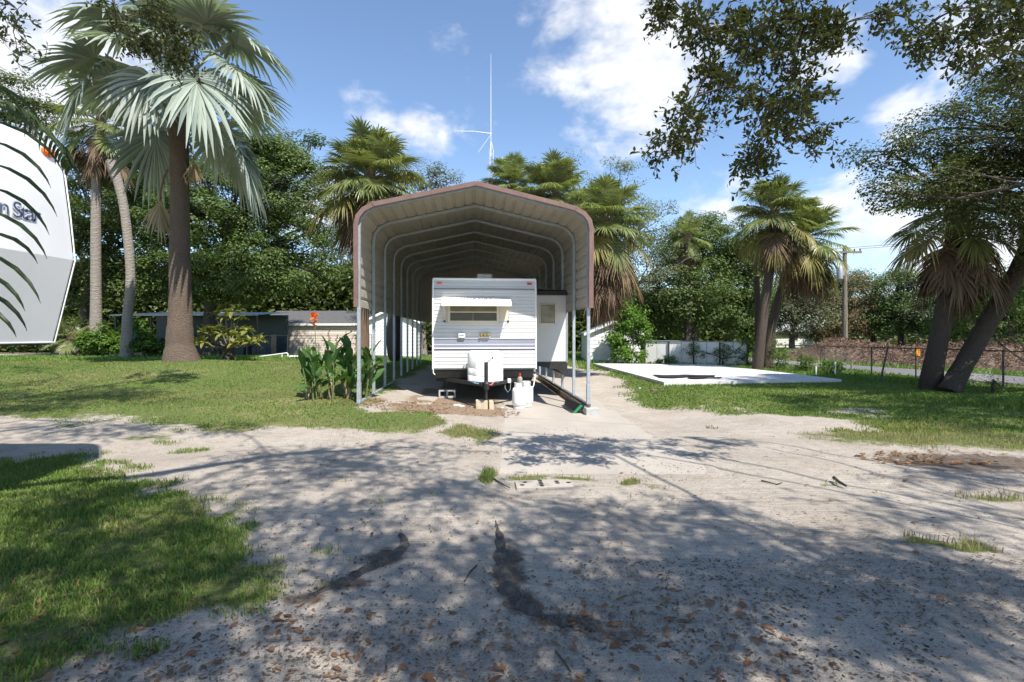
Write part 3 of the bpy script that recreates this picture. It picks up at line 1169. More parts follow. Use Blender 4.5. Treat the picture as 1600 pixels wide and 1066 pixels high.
def trim(pts, name='edge_trim'):
    b = MB()
    rows = []
    for j, (u, z) in enumerate(pts):
        a = pts[max(j - 1, 0)]
        c_ = pts[min(j + 1, len(pts) - 1)]
        tx, tz = c_[0] - a[0], c_[1] - a[1]
        l_ = math.hypot(tx, tz)
        nx_, nz_ = -tz / l_, tx / l_
        o_, i_ = .040, -.055
        rows.append([(u + nx_ * i_, -.085, z + nz_ * i_), (u + nx_ * o_, -.085, z + nz_ * o_), (u + nx_ * o_, .09, z + nz_ * o_), (u + nx_ * (o_ - .006), .09, z + nz_ * (o_ - .006)), (u + nx_ * (o_ - .006), -.079, z + nz_ * (o_ - .006)), (u + nx_ * i_, -.079, z + nz_ * i_), (u + nx_ * i_, -.085, z + nz_ * i_)])
    b.strip(rows)
    return b.build(name, M['brown_trim'], cp)


trim([(-2.44, 2.10), (-2.44, 2.90)])
trim([(-2.446, 2.88), (-2.446, 3.78), (-2.406, 3.96), (-2.293, 4.10), (-2.10, 4.205)])
trim([(-2.12, 4.202), (0, 4.686)])
trim([(0, 4.69), (2.12, 4.206)])
trim([(2.10, 4.205), (2.293, 4.10), (2.406, 3.96), (2.446, 3.78), (2.446, 2.88)])
trim([(2.44, 2.90), (2.44, 2.10)])
# front corner sleeves on the legs
for sx, g0 in ((-1, GL), (1, GR)):
    b = MB()
    b.box(sx * 2.40 - .040, sx * 2.40 + .040, .05 - .04, .05 + .04, g0 + .055, g0 + .45)
    b.build('leg_sleeve', M['galvanised'], cp)


def cpw(u, v, z=0.0):
    c_, s_ = math.cos(YAW), math.sin(YAW)
    return Vector((-.755 + u * c_ - v * s_, 10.3 + u * s_ + v * c_, z))


# supports of the right rail
bl = empty('concrete_block', cpw(2.44, .0, -.22), YAW + R(3), 'grey concrete block under the front right carport leg', 'block')
b = MB()
b.bbox(-.13, .16, -.11, .10, -.02, .205, .008)
b.build('block_body', M['block'], bl)
for i, (v0, v1) in enumerate([(.5, 2.9), (2.95, 5.3), (5.35, 7.8)]):
    p = cpw(2.40, v0, 0)
    b = MB()
    b.bbox(-.07, .07, 0, v1 - v0, -.20, -.003, .006)
    o = b.build('timber_sleeper', M['timber'], None, loc=p, rot=(0, 0, YAW))
    tag(o, ['weathered timber sleeper under the carport rail beside the black trough', 'weathered timber sleeper under the carport rail beside the trailer slide-out', 'weathered timber sleeper under the rear carport rail'][i], 'timber', 'timber sleepers under the carport rail')
tr = empty('plastic_trough', cpw(2.14, .12, -.19), YAW + R(6), 'black plastic trough with a green end leaning on the carport rail', 'trough')
b = MB()
b.prism([(-.14, -.02), (.12, -.02), (.20, .20), (.13, .22), (.08, .05), (-.10, .05), (-.14, .03)], 'y', 0, 1.15)
b.build('trough_body', M['black_plastic'], tr)
b = MB()
b.prism([(-.15, -.03), (-.09, -.03), (.16, .2), (.10, .22)], 'y', -.03, -.004)
b.build('end_strip', M['green_plastic'], tr)

# ------------------------------------------------------------------ travel trailer
tt = empty('travel_trailer', (-.64, 11.6, 0), YAW, 'white travel trailer with grey stripes and an open window guard parked under the carport', 'trailer')
TW, Z0, Z1 = 1.21, .74, 2.84
LEN = 8.2


def face_v(z):
    """front wall: upright below, leaning back above the stripes"""
    return 0.0 if z < 2.55 else (z - 2.55) * .25


b = MB()
b.box(-TW + .004, TW - .004, .10, LEN, Z0 + .01, Z1 - .03)
b.build('body', M['white_siding'], tt)
# lapped siding on the front: each course a step
rows = []
z = Z0
pitch = .0845
while z < Z1 - .02:
    z2 = min(z + pitch, Z1)
    v = face_v(z)
    for zz, dv in ((z + .0005, .0), (z + pitch * .12, -.013), (z2 - .022, -.009), (z2 - .002, .004)):
        rows.append([(-TW, face_v(zz) + dv, zz), (TW, face_v(zz) + dv, zz)])
    z = z2
b = MB()
b.strip(rows)
o = b.build('front_siding', M['white_siding'], tt, fix=False)
# side siding steps are hidden; corner mouldings, roof edge
for sx in (-1, 1):
    b = MB()
    b.tube([(sx * TW, -.006 + face_v(zz), zz) for zz in (Z0 - .02, 1.2, 1.7, 2.2, 2.55, Z1)], .022, 8)
    b.build('corner_moulding', M['white_gelcoat'], tt, True)
b = MB()
b.bbox(-TW - .015, TW + .015, .05, LEN + .01, Z1 - .03, Z1 + .03, .015)
b.build('roof', M['white_gelcoat'], tt)
b = MB()
b.bbox(-.17, .27, 2.2, 3.0, Z1 + .03, Z1 + .40, .03)
b.build('air_conditioner', M['white_gelcoat'], tt)
b = MB()
b.box(-TW + .03, TW - .03, -.016, .02, 2.603, 2.618)
b.build('seam_strip', M['dark_rail'], tt)
for (za, zb, mt) in ((1.335, 1.405, 'grey_stripe'), (1.25, 1.305, 'grey_stripe'), (1.175, 1.202, 'navy_stripe'), (1.425, 1.437, 'navy_stripe')):
    b = MB()
    b.box(-TW + .024, TW - .024, -.0165, -.0045, za, zb)
    b.build('stripe', M[mt], tt)
for sx, mt in ((-1.06, 'amber'), (1.06, 'red_lens')):
    b = MB()
    b.bbox(sx - .055, sx + .055, .015, .06, 2.715, 2.765, .008)
    b.build('marker_light', M[mt], tt)
# front window with sliding panes and the raised guard
WX0, WX1, WZ0, WZ1 = -.87, .34, 1.80, 2.26
wf = MB()
for (a0, a1, c0, c1) in ((WX0, WX1, WZ0, WZ0 + .06), (WX0, WX1, WZ1 - .05, WZ1), (WX0, WX0 + .06, WZ0 + .06, WZ1 - .05), (WX1 - .06, WX1, WZ0 + .06, WZ1 - .05)):
    wf.box(a0, a1, -.045, .0, c0, c1)
wfo = wf.build('window_frame', M['cream_trim'], tt)
b = MB()
b.box(WX0 + .06, WX1 - .06, -.022, -.014, WZ0 + .06, 2.05)
b.build('lower_pane', M['dark_glass'], wfo)
b = MB()
b.box(WX0 + .06, WX1 - .06, -.022, -.014, 2.075, WZ1 - .05)
b.build('upper_pane', M['olive_blind'], wfo)
b = MB()
b.box(WX0 + .06, WX1 - .06, -.04, -.012, 2.05, 2.075)
b.build('glazing_bar', M['cream_trim'], wfo)
b = MB()
b.box(-.29, -.265, -.03, -.012, WZ0 + .06, 2.05)
b.build('mullion', M['olive_blind'], wfo)
for (a0, a1) in ((WX0 - .12, WX0 - .01), (WX1 + .01, WX1 + .22)):
    b = MB()
    b.box(a0, a1, -.0175, -.012, WZ0 + .06, WZ1)
    b.build('faded_panel', M['cream_trim'], wfo)
# guard: hinged along its top edge, propped outwards, rounded lip in front
gd = MB()
rows = []
gx0, gx1 = -.99, .60
for (v, z) in ((-.012, 2.41), (-.20, 2.345), (-.40, 2.275), (-.455, 2.245), (-.47, 2.205), (-.462, 2.178), (-.445, 2.18), (-.44, 2.23), (-.39, 2.255), (-.2, 2.327), (-.012, 2.392)):
    rows.append([(gx0 + .02, v, z), (gx0, v, z - .004), (gx1, v, z - .004), (gx1 - .02, v, z)][0:4:1])
rows = [[(gx0, r_[0][1], r_[0][2]), (gx1, r_[0][1], r_[0][2])] for r_ in rows]
gd.strip(rows + [rows[0]])
gd.add([r_[0] for r_ in rows], [tuple(range(len(rows)))])
gd.add([r_[1] for r_ in rows], [tuple(range(len(rows)))[::-1]])
gdo = gd.build('window_guard', M['cream_plastic'], tt, True)
for sx in (gx0 + .05, gx1 - .05):
    b = MB()
    b.tube([(sx, -.44, 2.19), (sx, -.02, 1.86)], .007, 6)
    b.build('guard_strut', M['aluminium'], gdo)
    b = MB()
    b.bbox(sx - .02, sx + .02, -.035, -.005, 1.825, 1.875, .005)
    b.build('guard_latch', M['black'], gdo)


def text_obj(name, body, size, mat, parent, loc, rot, extr=.002, bold=0.0, spacing=1.0):
    cu = bpy.data.curves.new(name, 'FONT')
    cu.body = body
    cu.size = size
    cu.extrude = extr
    cu.offset = bold
    cu.space_character = spacing
    cu.align_x = 'CENTER'
    cu.align_y = 'CENTER'
    tmp = bpy.data.objects.new(name + '_curve', cu)
    col.objects.link(tmp)
    dg = bpy.context.evaluated_depsgraph_get()
    me = bpy.data.meshes.new_from_object(tmp.evaluated_get(dg))
    bpy.data.objects.remove(tmp)
    me.materials.clear()
    me.materials.append(mat)
    return put(name, me, parent, loc, rot)


text_obj('lettering', 'HORNET', .17, M['letter_grey'], gdo, (-.2, -.15, 2.3665), (R(-19.5) + R(38.0), 0, 0), .001, .004, 1.15).rotation_euler = (math.atan2(.07, .20), 0, 0)
# small box and brass light below the window
b = MB()
b.bbox(-.62, -.46, -.085, -.01, 1.46, 1.57, .01)
bo = b.build('junction_box', M['white_gelcoat'], tt)
b = MB()
b.box(-.60, -.48, -.089, -.086, 1.50, 1.53)
b.build('label_plate', M['grey_metal'], bo)
b = MB()
b.bbox(-.135, .125, -.05, -.01, 1.47, 1.575, .012)
bo = b.build('porch_light', M['cream_plastic'], tt)
b = MB()
b.lathe([(.0, 0), (.035, .0), (.045, .02), (.03, .05), (0.001, .06)], 12)
for dx in (-.085, 0, .075):
    q = b.build('lamp_button', M['brass'], bo, True, loc=(dx, -.05, 1.522), rot=(R(90), 0, 0)) if dx == -.085 else put('lamp_button', bo.children[0].data, bo, (dx, -.05, 1.522), (R(90), 0, 0))
# underside, frame and tongue
b = MB()
b.prism([(.0, .735), (.06, .52), (.35, .42), (LEN, .42), (LEN, .735)], 'x', -TW + .06, TW - .06)
b.build('underbelly', M['black'], tt)
b = MB()
b.box(-TW, TW, -.008, .03, .715, .745)
b.build('bottom_rail', M['dark_rail'], tt)
for sx in (-1, 1):
    b = MB()
    b.tube([(sx * .95, .25, .47), (sx * .07, -1.08, .47)], .055, 4, roll=.5)
    b.build('tongue_beam', M['black'], tt)
b = MB()
b.box(-.05, .05, -1.36, -.98, .44, .52)
b.lathe([(.055, .40), (.06, .52), (.035, .56), (.01, .57)], 12, (0, -1.38, 0))
b.build('coupler', M['black'], tt)
jk = MB()
jk.tube([(0, -1.12, .52), (0, -1.12, .95)], .042, 12)
jk.tube([(0, -1.12, .16), (0, -1.12, .55)], .03, 12)
jk.lathe([(.075, .145), (.075, .16)], 12, (0, -1.12, 0))
jko = jk.build('tongue_jack', M['black'], tt, True)
b = MB()
b.tube([(0, -1.12, .92), (.06, -1.14, .98), (.13, -1.14, 1.03)], .008, 6)
b.lathe([(.012, 1.02), (.018, 1.04), (.012, 1.06)], 8, (.135, -1.14, 0))
b.build('crank_handle', M['black'], jko)
b = MB()
b.box(-.3, .28, -.99, -.95, .50, .515)
b.build('battery_tray', M['dark_rail'], tt)
b = MB()
b.tube([(-.26, -1.0, .50), (-.1, -1.03, .47), (.0, -1.05, .50)], .012, 6)
b.build('blue_cable', M['blue_cloth'], tt)
b = MB()
b.tube([(.02, -1.16, .5), (.10, -1.16, .46), (.16, -1.1, .52)], .016, 6)
b.build('red_clip', M['red_plastic'], tt)
# tank cover: convex shell with two moulded grooves
cv = MB()
prof = []
na = 15
for i in range(na):
    a = math.pi * (i / (na - 1))
    prof.append((-.40 * math.cos(a) * (1.0), -.52 - .26 * (math.sin(a) ** .55)))
rings = []
for (z, k) in ((.47, .985), (.49, 1.0), (.64, 1.0), (.648, .965), (.662, .965), (.67, 1.0), (.80, 1.0), (.808, .965), (.822, .965), (.83, 1.0), (1.06, 1.0), (1.13, .99), (1.16, .95), (1.172, .86)):
    ring = []
    for (u, v) in prof:
        sag = 0 if z < .6 or z > 1.0 else -.05 * (1 - (u / .40) ** 2)
        vv = -.52 + (v + .52) * k
        ring.append((u * (1 if k > .94 else k * 1.05), vv, z + sag + (.035 * (abs(u) / .4) ** 2 if z > 1.0 else 0) * -1))
    rings.append(ring)
cv.strip(rings)
for u in (-1, 1):
    e_ = [r_[0] if u < 0 else r_[-1] for r_ in rings]
    cv.strip([e_, [(p_[0], -.20, p_[2]) for p_ in e_]])
cv.strip([rings[-1], [(p_[0] * .9, -.20, rings[-1][7][2]) for p_ in rings[-1]]])
cv.build('tank_cover', M['white_gelcoat'], tt, True)
# hanging hose and cable
b = MB()
b.tube([(.45, -.5, .5), (.44, -.55, .33), (.50, -.57, .24), (.56, -.55, .30), (.57, -.5, .52)], .009, 6)
b.build('gas_hose', M['grey_metal'], tt, True)
b = MB()
b.bbox(.50, .58, -.52, -.44, .44, .54, .01)
b.build('plug', M['white_gelcoat'], tt)
b = MB()
b.tube([(-TW + .01, .0, .74), (-TW + .01, -.01, .64), (-TW + .05, -.02, .60)], .012, 6)
b.build('drip_tube', M['white_gelcoat'], tt, True)
# slide-out room
sl = MB()
SV = 1.45
sl.bbox(TW - .05, 2.24, SV, SV + 3.6, .80, 2.60, .02)
slo = sl.build('slide_out', M['white_siding'], tt)
b = MB()
b.bbox(TW + .29, TW + .73, SV - .035, SV + .01, 1.80, 2.36, .03)
fo = b.build('slide_window_frame', M['cream_plastic'], slo)
b = MB()
b.bbox(TW + .325, TW + .695, SV - .042, SV - .03, 1.835, 2.325, .02)
b.build('slide_window_pane', M['blind_glass'], fo)
b = MB()
b.box(2.21, 2.26, SV - .012, SV + 3.61, .79, 2.61)
b.build('slide_trim', M['grey_metal'], slo)
b = MB()
b.prism([(TW, .0), (2.24, .0), (2.26, -.33), (2.18, -.36), (1.98, -.20), (TW, -.06)], 'y', SV - .005, SV + 3.4)
o = b.build('slide_skirt', M['black'], slo, loc=(0, 0, .798))
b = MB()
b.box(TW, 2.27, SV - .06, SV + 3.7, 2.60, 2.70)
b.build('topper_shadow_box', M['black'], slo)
b = MB()
b.strip([[(TW, SV - .08, 2.79), (TW, SV + 3.7, 2.79)], [(1.7, SV - .08, 2.735), (1.7, SV + 3.7, 2.735)], [(2.27, SV - .08, 2.72), (2.27, SV + 3.7, 2.72)]])
b.build('topper_fabric', M['cream_plastic'], slo, fix=False)
b = MB()
b.tube([(2.29, SV - .12, 2.68), (2.29, SV + 3.7, 2.68)], .05, 12)
b.build('topper_roller', M['white_gelcoat'], slo, True)
# wheels
for sx in (-1, 1):
    for v in (4.3, 5.15):
        b = MB()
        b.tube([(sx * 1.0, v, .22), (sx * 1.17, v, .22)], [.34, .34], 22)
        w_ = b.build('wheel', M['black'], tt, True)
        b = MB()
        b.tube([(sx * 1.165, v, .22), (sx * 1.18, v, .22)], [.2, .2], 18)
        b.build('rim', M['white_gelcoat'], w_, True)
for sx in (-1, 1):
    b = MB()
    b.tube([(sx * .95, .5, .44), (sx * 1.05, .5, -.02)], .025, 6)
    b.box(sx * 1.05 - .1, sx * 1.05 + .1, .42, .58, -.06 if sx > 0 else -.01, .0 if sx > 0 else .03)
    b.build('stabiliser', M['black'], tt)


def ttw(u, v, z=0.0):
    c_, s_ = math.cos(YAW), math.sin(YAW)
    return Vector((-.64 + u * c_ - v * s_, 11.6 + u * s_ + v * c_, z))


def on(p):
    return Vector((p.x, p.y, H(p.x, p.y)))


# blocks under the jack and under the trailer
p = on(ttw(-.03, -1.12))
e = empty('wood_block', p, YAW, 'pale wood blocks under the trailer tongue jack', 'block')
b = MB()
b.bbox(-.19, .06, -.13, .10, -.03, .148 - p.z, .008)
b.build('block_piece', M['pale_wood'], e)
b = MB()
b.bbox(.072, .17, -.15, .08, -.03, .17, .006, Matrix.Rotation(R(8), 4, 'Z'))
b.build('block_piece', M['pale_wood'], e)
p = on(ttw(-.90, .35))
e = empty('cinder_block', p, YAW + R(5), 'grey two-hole cinder block in the shade under the trailer', 'block')
b = MB()
for (x0, x1, z0, z1) in ((-.2, .2, 0, .035), (-.2, .2, .155, .19), (-.2, -.165, .035, .155), (-.018, .018, .035, .155), (.165, .2, .035, .155)):
    b.box(x0, x1, -.1, .1, z0, z1)
b.build('block_shell', M['block'], e)
for i, (u, v, s_) in enumerate([(-.62, -1.0, .09), (-.52, -1.05, .07), (.35, -.95, .05)]):
    p = on(ttw(u, v))
    b = MB()
    b.bbox(-s_, s_, -s_ * .6, s_ * .6, -.01, s_ * .55, s_ * .22, Matrix.Rotation(R(25 * i), 4, 'Z'))
    o = b.build('stone', M['block'], None, loc=p)
    tag(o, ['larger pale stone on the soil left of the wood blocks', 'smaller pale stone touching the larger one by the wood blocks', 'tiny pale stone between the jack and the propane cylinder'][i], 'stone')

# propane cylinders
PX0 = G(811, 638)


def propane(loc, label, jar=False):
    e = empty('propane_cylinder', loc, R(10), label, 'gas cylinder', 'propane cylinders by the trailer')
    b = MB()
    b.lathe([(.10, 0), (.125, .0), (.13, .03), (.11, .045), (.14, .07), (.152, .11), (.155, .16), (.155, .36), (.150, .40), (.13, .44), (.08, .465), (.03, .475)], 26)
    bo_ = b.build('tank', M['white_gelcoat'], e, True)
    b = MB()
    n = 22
    rows = []
    for z in (.445, .56):
        rows.append([(.105 * math.cos(R(-60 + 300 * i / n) + R(40)), .105 * math.sin(R(-60 + 300 * i / n) + R(40)), z) for i in range(n + 1)])
    for z in (.56, .445):
        rows.append([(.098 * math.cos(R(-60 + 300 * i / n) + R(40)), .098 * math.sin(R(-60 + 300 * i / n) + R(40)), z) for i in range(n + 1)])
    b.strip(rows)
    b.build('collar', M['white_gelcoat'], e, True)
    b = MB()
    b.tube([(0, 0, .47), (0, 0, .53)], .022, 10)
    b.lathe([(.03, .53), (.038, .54), (.03, .56)], 10)
    b.build('valve', M['dark_rail'], e, True)
    return e


propane((PX0.x, PX0.y, PX0.z + .004), 'white propane cylinder with open valve collar on the concrete beside the tongue')
propane((PX0.x + .17, PX0.y + .32, H(PX0.x + .17, PX0.y + .32) + .012), 'second white propane cylinder half hidden behind the first one')
e = empty('funnel_bottle', (PX0.x + .02, PX0.y, PX0.z + .565), 0, 'small clear bottle with a red cap on the propane cylinder', 'bottle')
b = MB()
b.lathe([(.05, 0), (.055, .02), (.055, .10), (.03, .13)], 14)
b.build('bottle_body', M['blind_glass'], e, True)
b = MB()
b.lathe([(.022, .13), (.026, .14), (.020, .20), (.008, .205)], 10)
b.build('cap', M['red_plastic'], e, True)
b = MB()
q = Vector((PX0.x + .15, PX0.y + .2, PX0.z))
b.tube([q + Vector((0, 0, .50)), q + Vector((.10, .1, .30)), q + Vector((.19, .25, .45)), q + Vector((.24, .4, .70)), ], .012, 6)
o = b.build('gas_hose', M['cream_plastic'], None, True)
tag(o, 'pale hose looping from the propane cylinders to the trailer underside', 'hose')


# ------------------------------------------------------------------ palms
def fan_frond(name, pitch, Rl, Lp, NS, spread, droop, wid, mats, seed, cup=.12, costa=.3, pet=.028, ragged=.12, lift=14, hub=0.0):
    q = random.Random(seed)
    b = MB()
    b.mi = 1
    p = Vector((0, 0, 0))
    path = [p.copy()]
    steps = 6
    for i in range(steps):
        an = R(pitch + lift - (lift + 8) * (i + .5) / steps)
        p = p + Vector((math.cos(an), 0, math.sin(an))) * (Lp / steps)
        path.append(p.copy())
    b.tube(path, [pet * (1.25 - .6 * i / steps) for i in range(steps + 1)], 5)
    b.mi = 0
    an = R(pitch - 8 - hub)
    d = Vector((math.cos(an), 0, math.sin(an)))
    s_ = Vector((0, 1, 0))
    n = Vector((-math.sin(an), 0, math.cos(an)))
    for i in range(NS):
        f = (i + .5) / NS * 2 - 1
        a = R(spread) * f + q.uniform(-.03, .03)
        c_ = costa * Rl * (math.cos(f * math.pi / 2) ** 1.2)
        base = p + d * c_ + Vector((0, 0, -.35 * droop * c_))
        dr = (d * math.cos(a) + s_ * math.sin(a) + n * (cup * abs(math.sin(a)) + q.uniform(-.05, .05))).normalized()
        L = Rl * (.78 + .22 * math.cos(a)) * q.uniform(1 - ragged, 1 + ragged * .6)
        L -= c_ * .45
        side = dr.cross(n).normalized()
        k = droop * q.uniform(.65, 1.35)
        rows = []
        for r_, w in ((0, .25), (.3, .95), (.55, 1.0), (.78, .6), (1, .04)):
            c0 = base + dr * (L * r_ * (1 - .25 * k * r_)) + Vector((0, 0, -k * L * r_ ** 2.3))
            w2 = wid * w * .5
            rows.append([c0 - side * w2 + n * w2 * .55, c0, c0 + side * w2 + n * w2 * .55])
        b.strip(rows)
    return b.mesh(name, mats, False, fix=False)


SAB, SABY, SABD, BIS, BISD = {}, {}, {}, {}, {}
for pt in (75, 45, 15, -15, -45):
    SAB[pt] = [fan_frond('sabal_frond', pt, .92, .74, 50, 155, .26 + .16 * k, .046, [M['sabal_leaf'], M['green_stalk']], 11 * pt + k, .1, .5, .022) for k in range(2)]
    BIS[pt] = [fan_frond('silver_frond', pt, 1.7, 1.95, 44, 132, .22 + .2 * k, .135, [M['silver_leaf'], M['silver_stalk']], 13 * pt + k, .20, .14, .055, .08, 22, 30 + 12 * k if pt > -30 else 12) for k in range(2)]
for pt in (-30, -55):
    SABY[pt] = [fan_frond('sabal_frond', pt, 1.0, 1.0, 34, 120, .65, .055, [M['sabal_yellow'], M['green_stalk']], 17 * pt + k, .1, .5, .022, .2) for k in range(2)]
for pt in (-60, -78):
    SABD[pt] = [fan_frond('dead_frond', pt, .95, .9, 30, 75, .35, .05, [M['sabal_dead'], M['boot']], 19 * pt + k, .1, .4, .02, .3, 30) for k in range(2)]
    BISD[pt] = [fan_frond('dead_frond', pt, 1.5, 1.6, 26, 40, .25, .10, [M['straw_dead'], M['boot']], 23 * pt + k, .1, .3, .05, .3, 40) for k in range(2)]


def palm(name, label, trunk, radii, sc, n_up, n_dead, mat, kind='sabal', group=None, n_yellow=0, fruit=0, seed=1, skirt=1.0):
    q = random.Random(seed)
    base = Vector(trunk[0])
    e = empty(name, base, 0, label, 'palm', group)
    pts = [Vector(p_) - base for p_ in trunk]
    # smooth the trunk
    dense, rr = [], []
    for i in range(len(pts) - 1):
        p0, p1, p2, p3 = pts[max(i - 1, 0)], pts[i], pts[i + 1], pts[min(i + 2, len(pts) - 1)]
        for t in np.linspace(0, 1, 7, endpoint=False):
            v = .5 * ((2 * p1) + (p2 - p0) * t + (2 * p0 - 5 * p1 + 4 * p2 - p3) * t * t + (3 * p1 - p0 - 3 * p2 + p3) * t ** 3)
            dense.append(v)
            rr.append((radii[i] * (1 - t) + radii[i + 1] * t) * q.uniform(.965, 1.035))
    dense.append(pts[-1])
    rr.append(radii[-1])
    b = MB()
    b.tube(dense, rr, 16)
    b.build('trunk', mat, e, True)
    top = dense[-1]
    if n_up:
        b = MB()
        r0 = rr[-1]
        b.lathe([(r0 * .9, -.5 * sc), (r0 * 1.35, -.2 * sc), (r0 * 1.3, .1 * sc), (r0 * .8, .35 * sc), (r0 * .3, .5 * sc)], 12, top)
        b.build('crown_shaft', M['boot'], e, True)
    live, dead = (SAB, SABD) if kind == 'sabal' else (BIS, BISD)
    ks = sorted(live.keys(), reverse=True)
    ga = 2.39996
    for i in range(n_up):
        t = (i + .5) / n_up
        pt = 86 - (122 if kind != 'sabal' else 130) * t ** .9 + q.uniform(-12, 12)
        key = min(ks, key=lambda z_: abs(z_ - pt))
        me = live[key][q.randrange(2)]
        o = put('frond', me, e, top + Vector((0, 0, .18 * sc * (1 - t))), (0, R(q.uniform(-6, 6)), i * ga + q.uniform(-.2, .2)), (sc * q.uniform(.88, 1.1),) * 3)
    for i in range(n_yellow):
        key = q.choice(list(SABY))
        put('frond', SABY[key][q.randrange(2)], e, top + Vector((0, 0, -.1 * sc)), (0, 0, i * ga + 1), (sc * q.uniform(.85, 1.05),) * 3)
    for i in range(n_dead):
        key = q.choice(list(dead))
        put('dead_frond', dead[key][q.randrange(2)], e, top + Vector((0, 0, -.15 * sc - .5 * sc * skirt * q.random())), (0, R(q.uniform(-8, 8)), i * ga), (sc * q.uniform(.8, 1.1),) * 3)
    for i in range(fruit):
        a = q.uniform(0, 6.28)
        n = 500
        c_ = top + Vector((math.cos(a), math.sin(a), .1)) * (1.15 * sc)
        P = np.random.default_rng(i + seed).normal(0, 1, (n, 3)) * np.array([.28, .28, .32]) * sc + np.array(c_)
        leafcloud('fruit_stalk', P, .05 * sc, M['fruit'], e, seed + i)['kind'] = 'stuff'
    return e


# ------------------------------------------------------------------ leafy crowns
def leafcloud(name, P, size, mat, parent, seed, up=.45, aspect=.5, loc=(0, 0, 0), bias=None):
    """P: leaf centres; each leaf a folded blade of two triangles pairs"""
    r_ = np.random.default_rng(seed)
    n = len(P)
    nr = r_.normal(0, 1, (n, 3))
    nr[:, 2] = np.abs(nr[:, 2]) + up
    if bias is not None:
        nr = nr * .55 + bias * 1.1
    nr /= np.linalg.norm(nr, axis=1)[:, None]
    t = r_.normal(0, 1, (n, 3))
    t -= (t * nr).sum(1)[:, None] * nr
    t /= np.linalg.norm(t, axis=1)[:, None] + 1e-9
    bt = np.cross(nr, t)
    L = size * r_.uniform(.65, 1.25, n)[:, None]
    W = L * aspect
    V = np.zeros((n, 4, 3))
    V[:, 0] = P - t * L * .5
    V[:, 1] = P + bt * W * .5 + nr * W * .16
    V[:, 2] = P + t * L * .5 - nr * L * .08
    V[:, 3] = P - bt * W * .5 + nr * W * .16
    k = np.arange(n)[:, None] * 4
    f = np.concatenate([k + np.array([[0, 1, 2]]), k + np.array([[0, 2, 3]])], 0)
    return put(name, mesh_np(name, V.reshape(-1, 3), f, mat), parent, loc)


def bent(a, b_, q, n=5, wob=.08, sag=0.0):
    a, b_ = Vector(a), Vector(b_)
    L = (b_ - a).length
    out = []
    o1 = Vector((q.uniform(-1, 1), q.uniform(-1, 1), q.uniform(-.6, 1))) * wob * L
    for i in range(n + 1):
        t = i / n
        p_ = a.lerp(b_, t) + o1 * math.sin(math.pi * t) + Vector((0, 0, sag * L * math.sin(math.pi * t)))
        if 0 < i < n:
            p_ += Vector((q.uniform(-1, 1), q.uniform(-1, 1), q.uniform(-1, 1))) * wob * .25 * L
        out.append(p_)
    return out


def tree(name, label, base, fork, tr, lobes, n_cl, per, cl_r, leaf, mat, bmat='oak_bark', cat='tree', group=None, seed=1, flat=.5, shell=2.6, extra=None, up=.45, aspect=.5):
    """lobes: list of (centre, radii) in world space; leaf clusters fill the lobes, limbs reach every lobe"""
    q = random.Random(seed)
    r_ = np.random.default_rng(seed)
    base, fork = Vector(base), Vector(fork)
    e = empty(name, base, 0, label, cat, group)
    b = MB()
    tp = bent(base - Vector((0, 0, .1)), fork, q, 6, .05)
    b.tube([p_ - base for p_ in tp], [tr * (1.5 if i == 0 else 1.12 - .07 * i) for i in range(7)], 12)
    vol = np.array([rr[0] * rr[1] * rr[2] for _, rr in lobes]) ** .75
    vol = vol / vol.sum()
    pts, outs = [], []
    for (c_, rr), w in zip(lobes, vol):
        c_ = Vector(c_)
        limb = bent(fork, c_, q, 6, .12)
        b.tube([p_ - base for p_ in limb], [tr * .5 * (1 - .125 * i) for i in range(7)], 8)
        n = max(3, int(n_cl * w))
        u = r_.normal(0, 1, (n, 3))
        u /= np.linalg.norm(u, axis=1)[:, None]
        rad = r_.random(n) ** (1 / shell)
        cs = u * rad[:, None] * np.array(rr) + np.array(c_)
        for k, cc_ in enumerate(cs):
            a = limb[q.randrange(2, 7)]
            tw = bent(a, cc_, q, 4, .12)
            r0 = tr * q.uniform(.10, .2)
            if k % 2 == 0:
                b.tube([p_ - base for p_ in tw], [r0 * (1 - .2 * i) for i in range(5)], 4, False)
            m = max(4, int(per * q.uniform(.5, 1.4)))
            g = r_.normal(0, 1, (m, 3))
            g = g / np.linalg.norm(g, axis=1)[:, None] * (r_.random(m) ** .42)[:, None] * 1.75
            g = g * cl_r * q.uniform(.6, 1.3) * np.array([1, 1, flat])
            # some leaves strung along the twig
            pts.append(g + cc_ - np.array(base))
            gn = g / np.array([1, 1, flat]) / cl_r
            ln_ = u[k] * .35
            outs.append(gn * .6 + ln_[None] + np.array([0, 0, .45])[None])
    b.build('trunk', M[bmat], e, True, fix=False)
    P = np.concatenate(pts)
    OB = np.concatenate(outs)
    if extra is not None:
        sel = r_.random(len(P)) < extra[1]
        leafcloud('dead_foliage', P[sel], leaf, M[extra[0]], e, seed + 5, up, aspect, bias=OB[sel])
        P, OB = P[~sel], OB[~sel]
    leafcloud('crown', P, leaf, M[mat], e, seed, up, aspect, bias=OB)
    return e


def lobe(px, py, d, rx, ry, rd=None):
    c_ = PX(px, py, d)
    k = d / FPX
    return (c_, (rx * k, (rd if rd is not None else (rx * k)), ry * k))


def base_at(px, d):
    x_ = (px - CX) / FPX * d
    return Vector((x_, d, H(x_, d)))


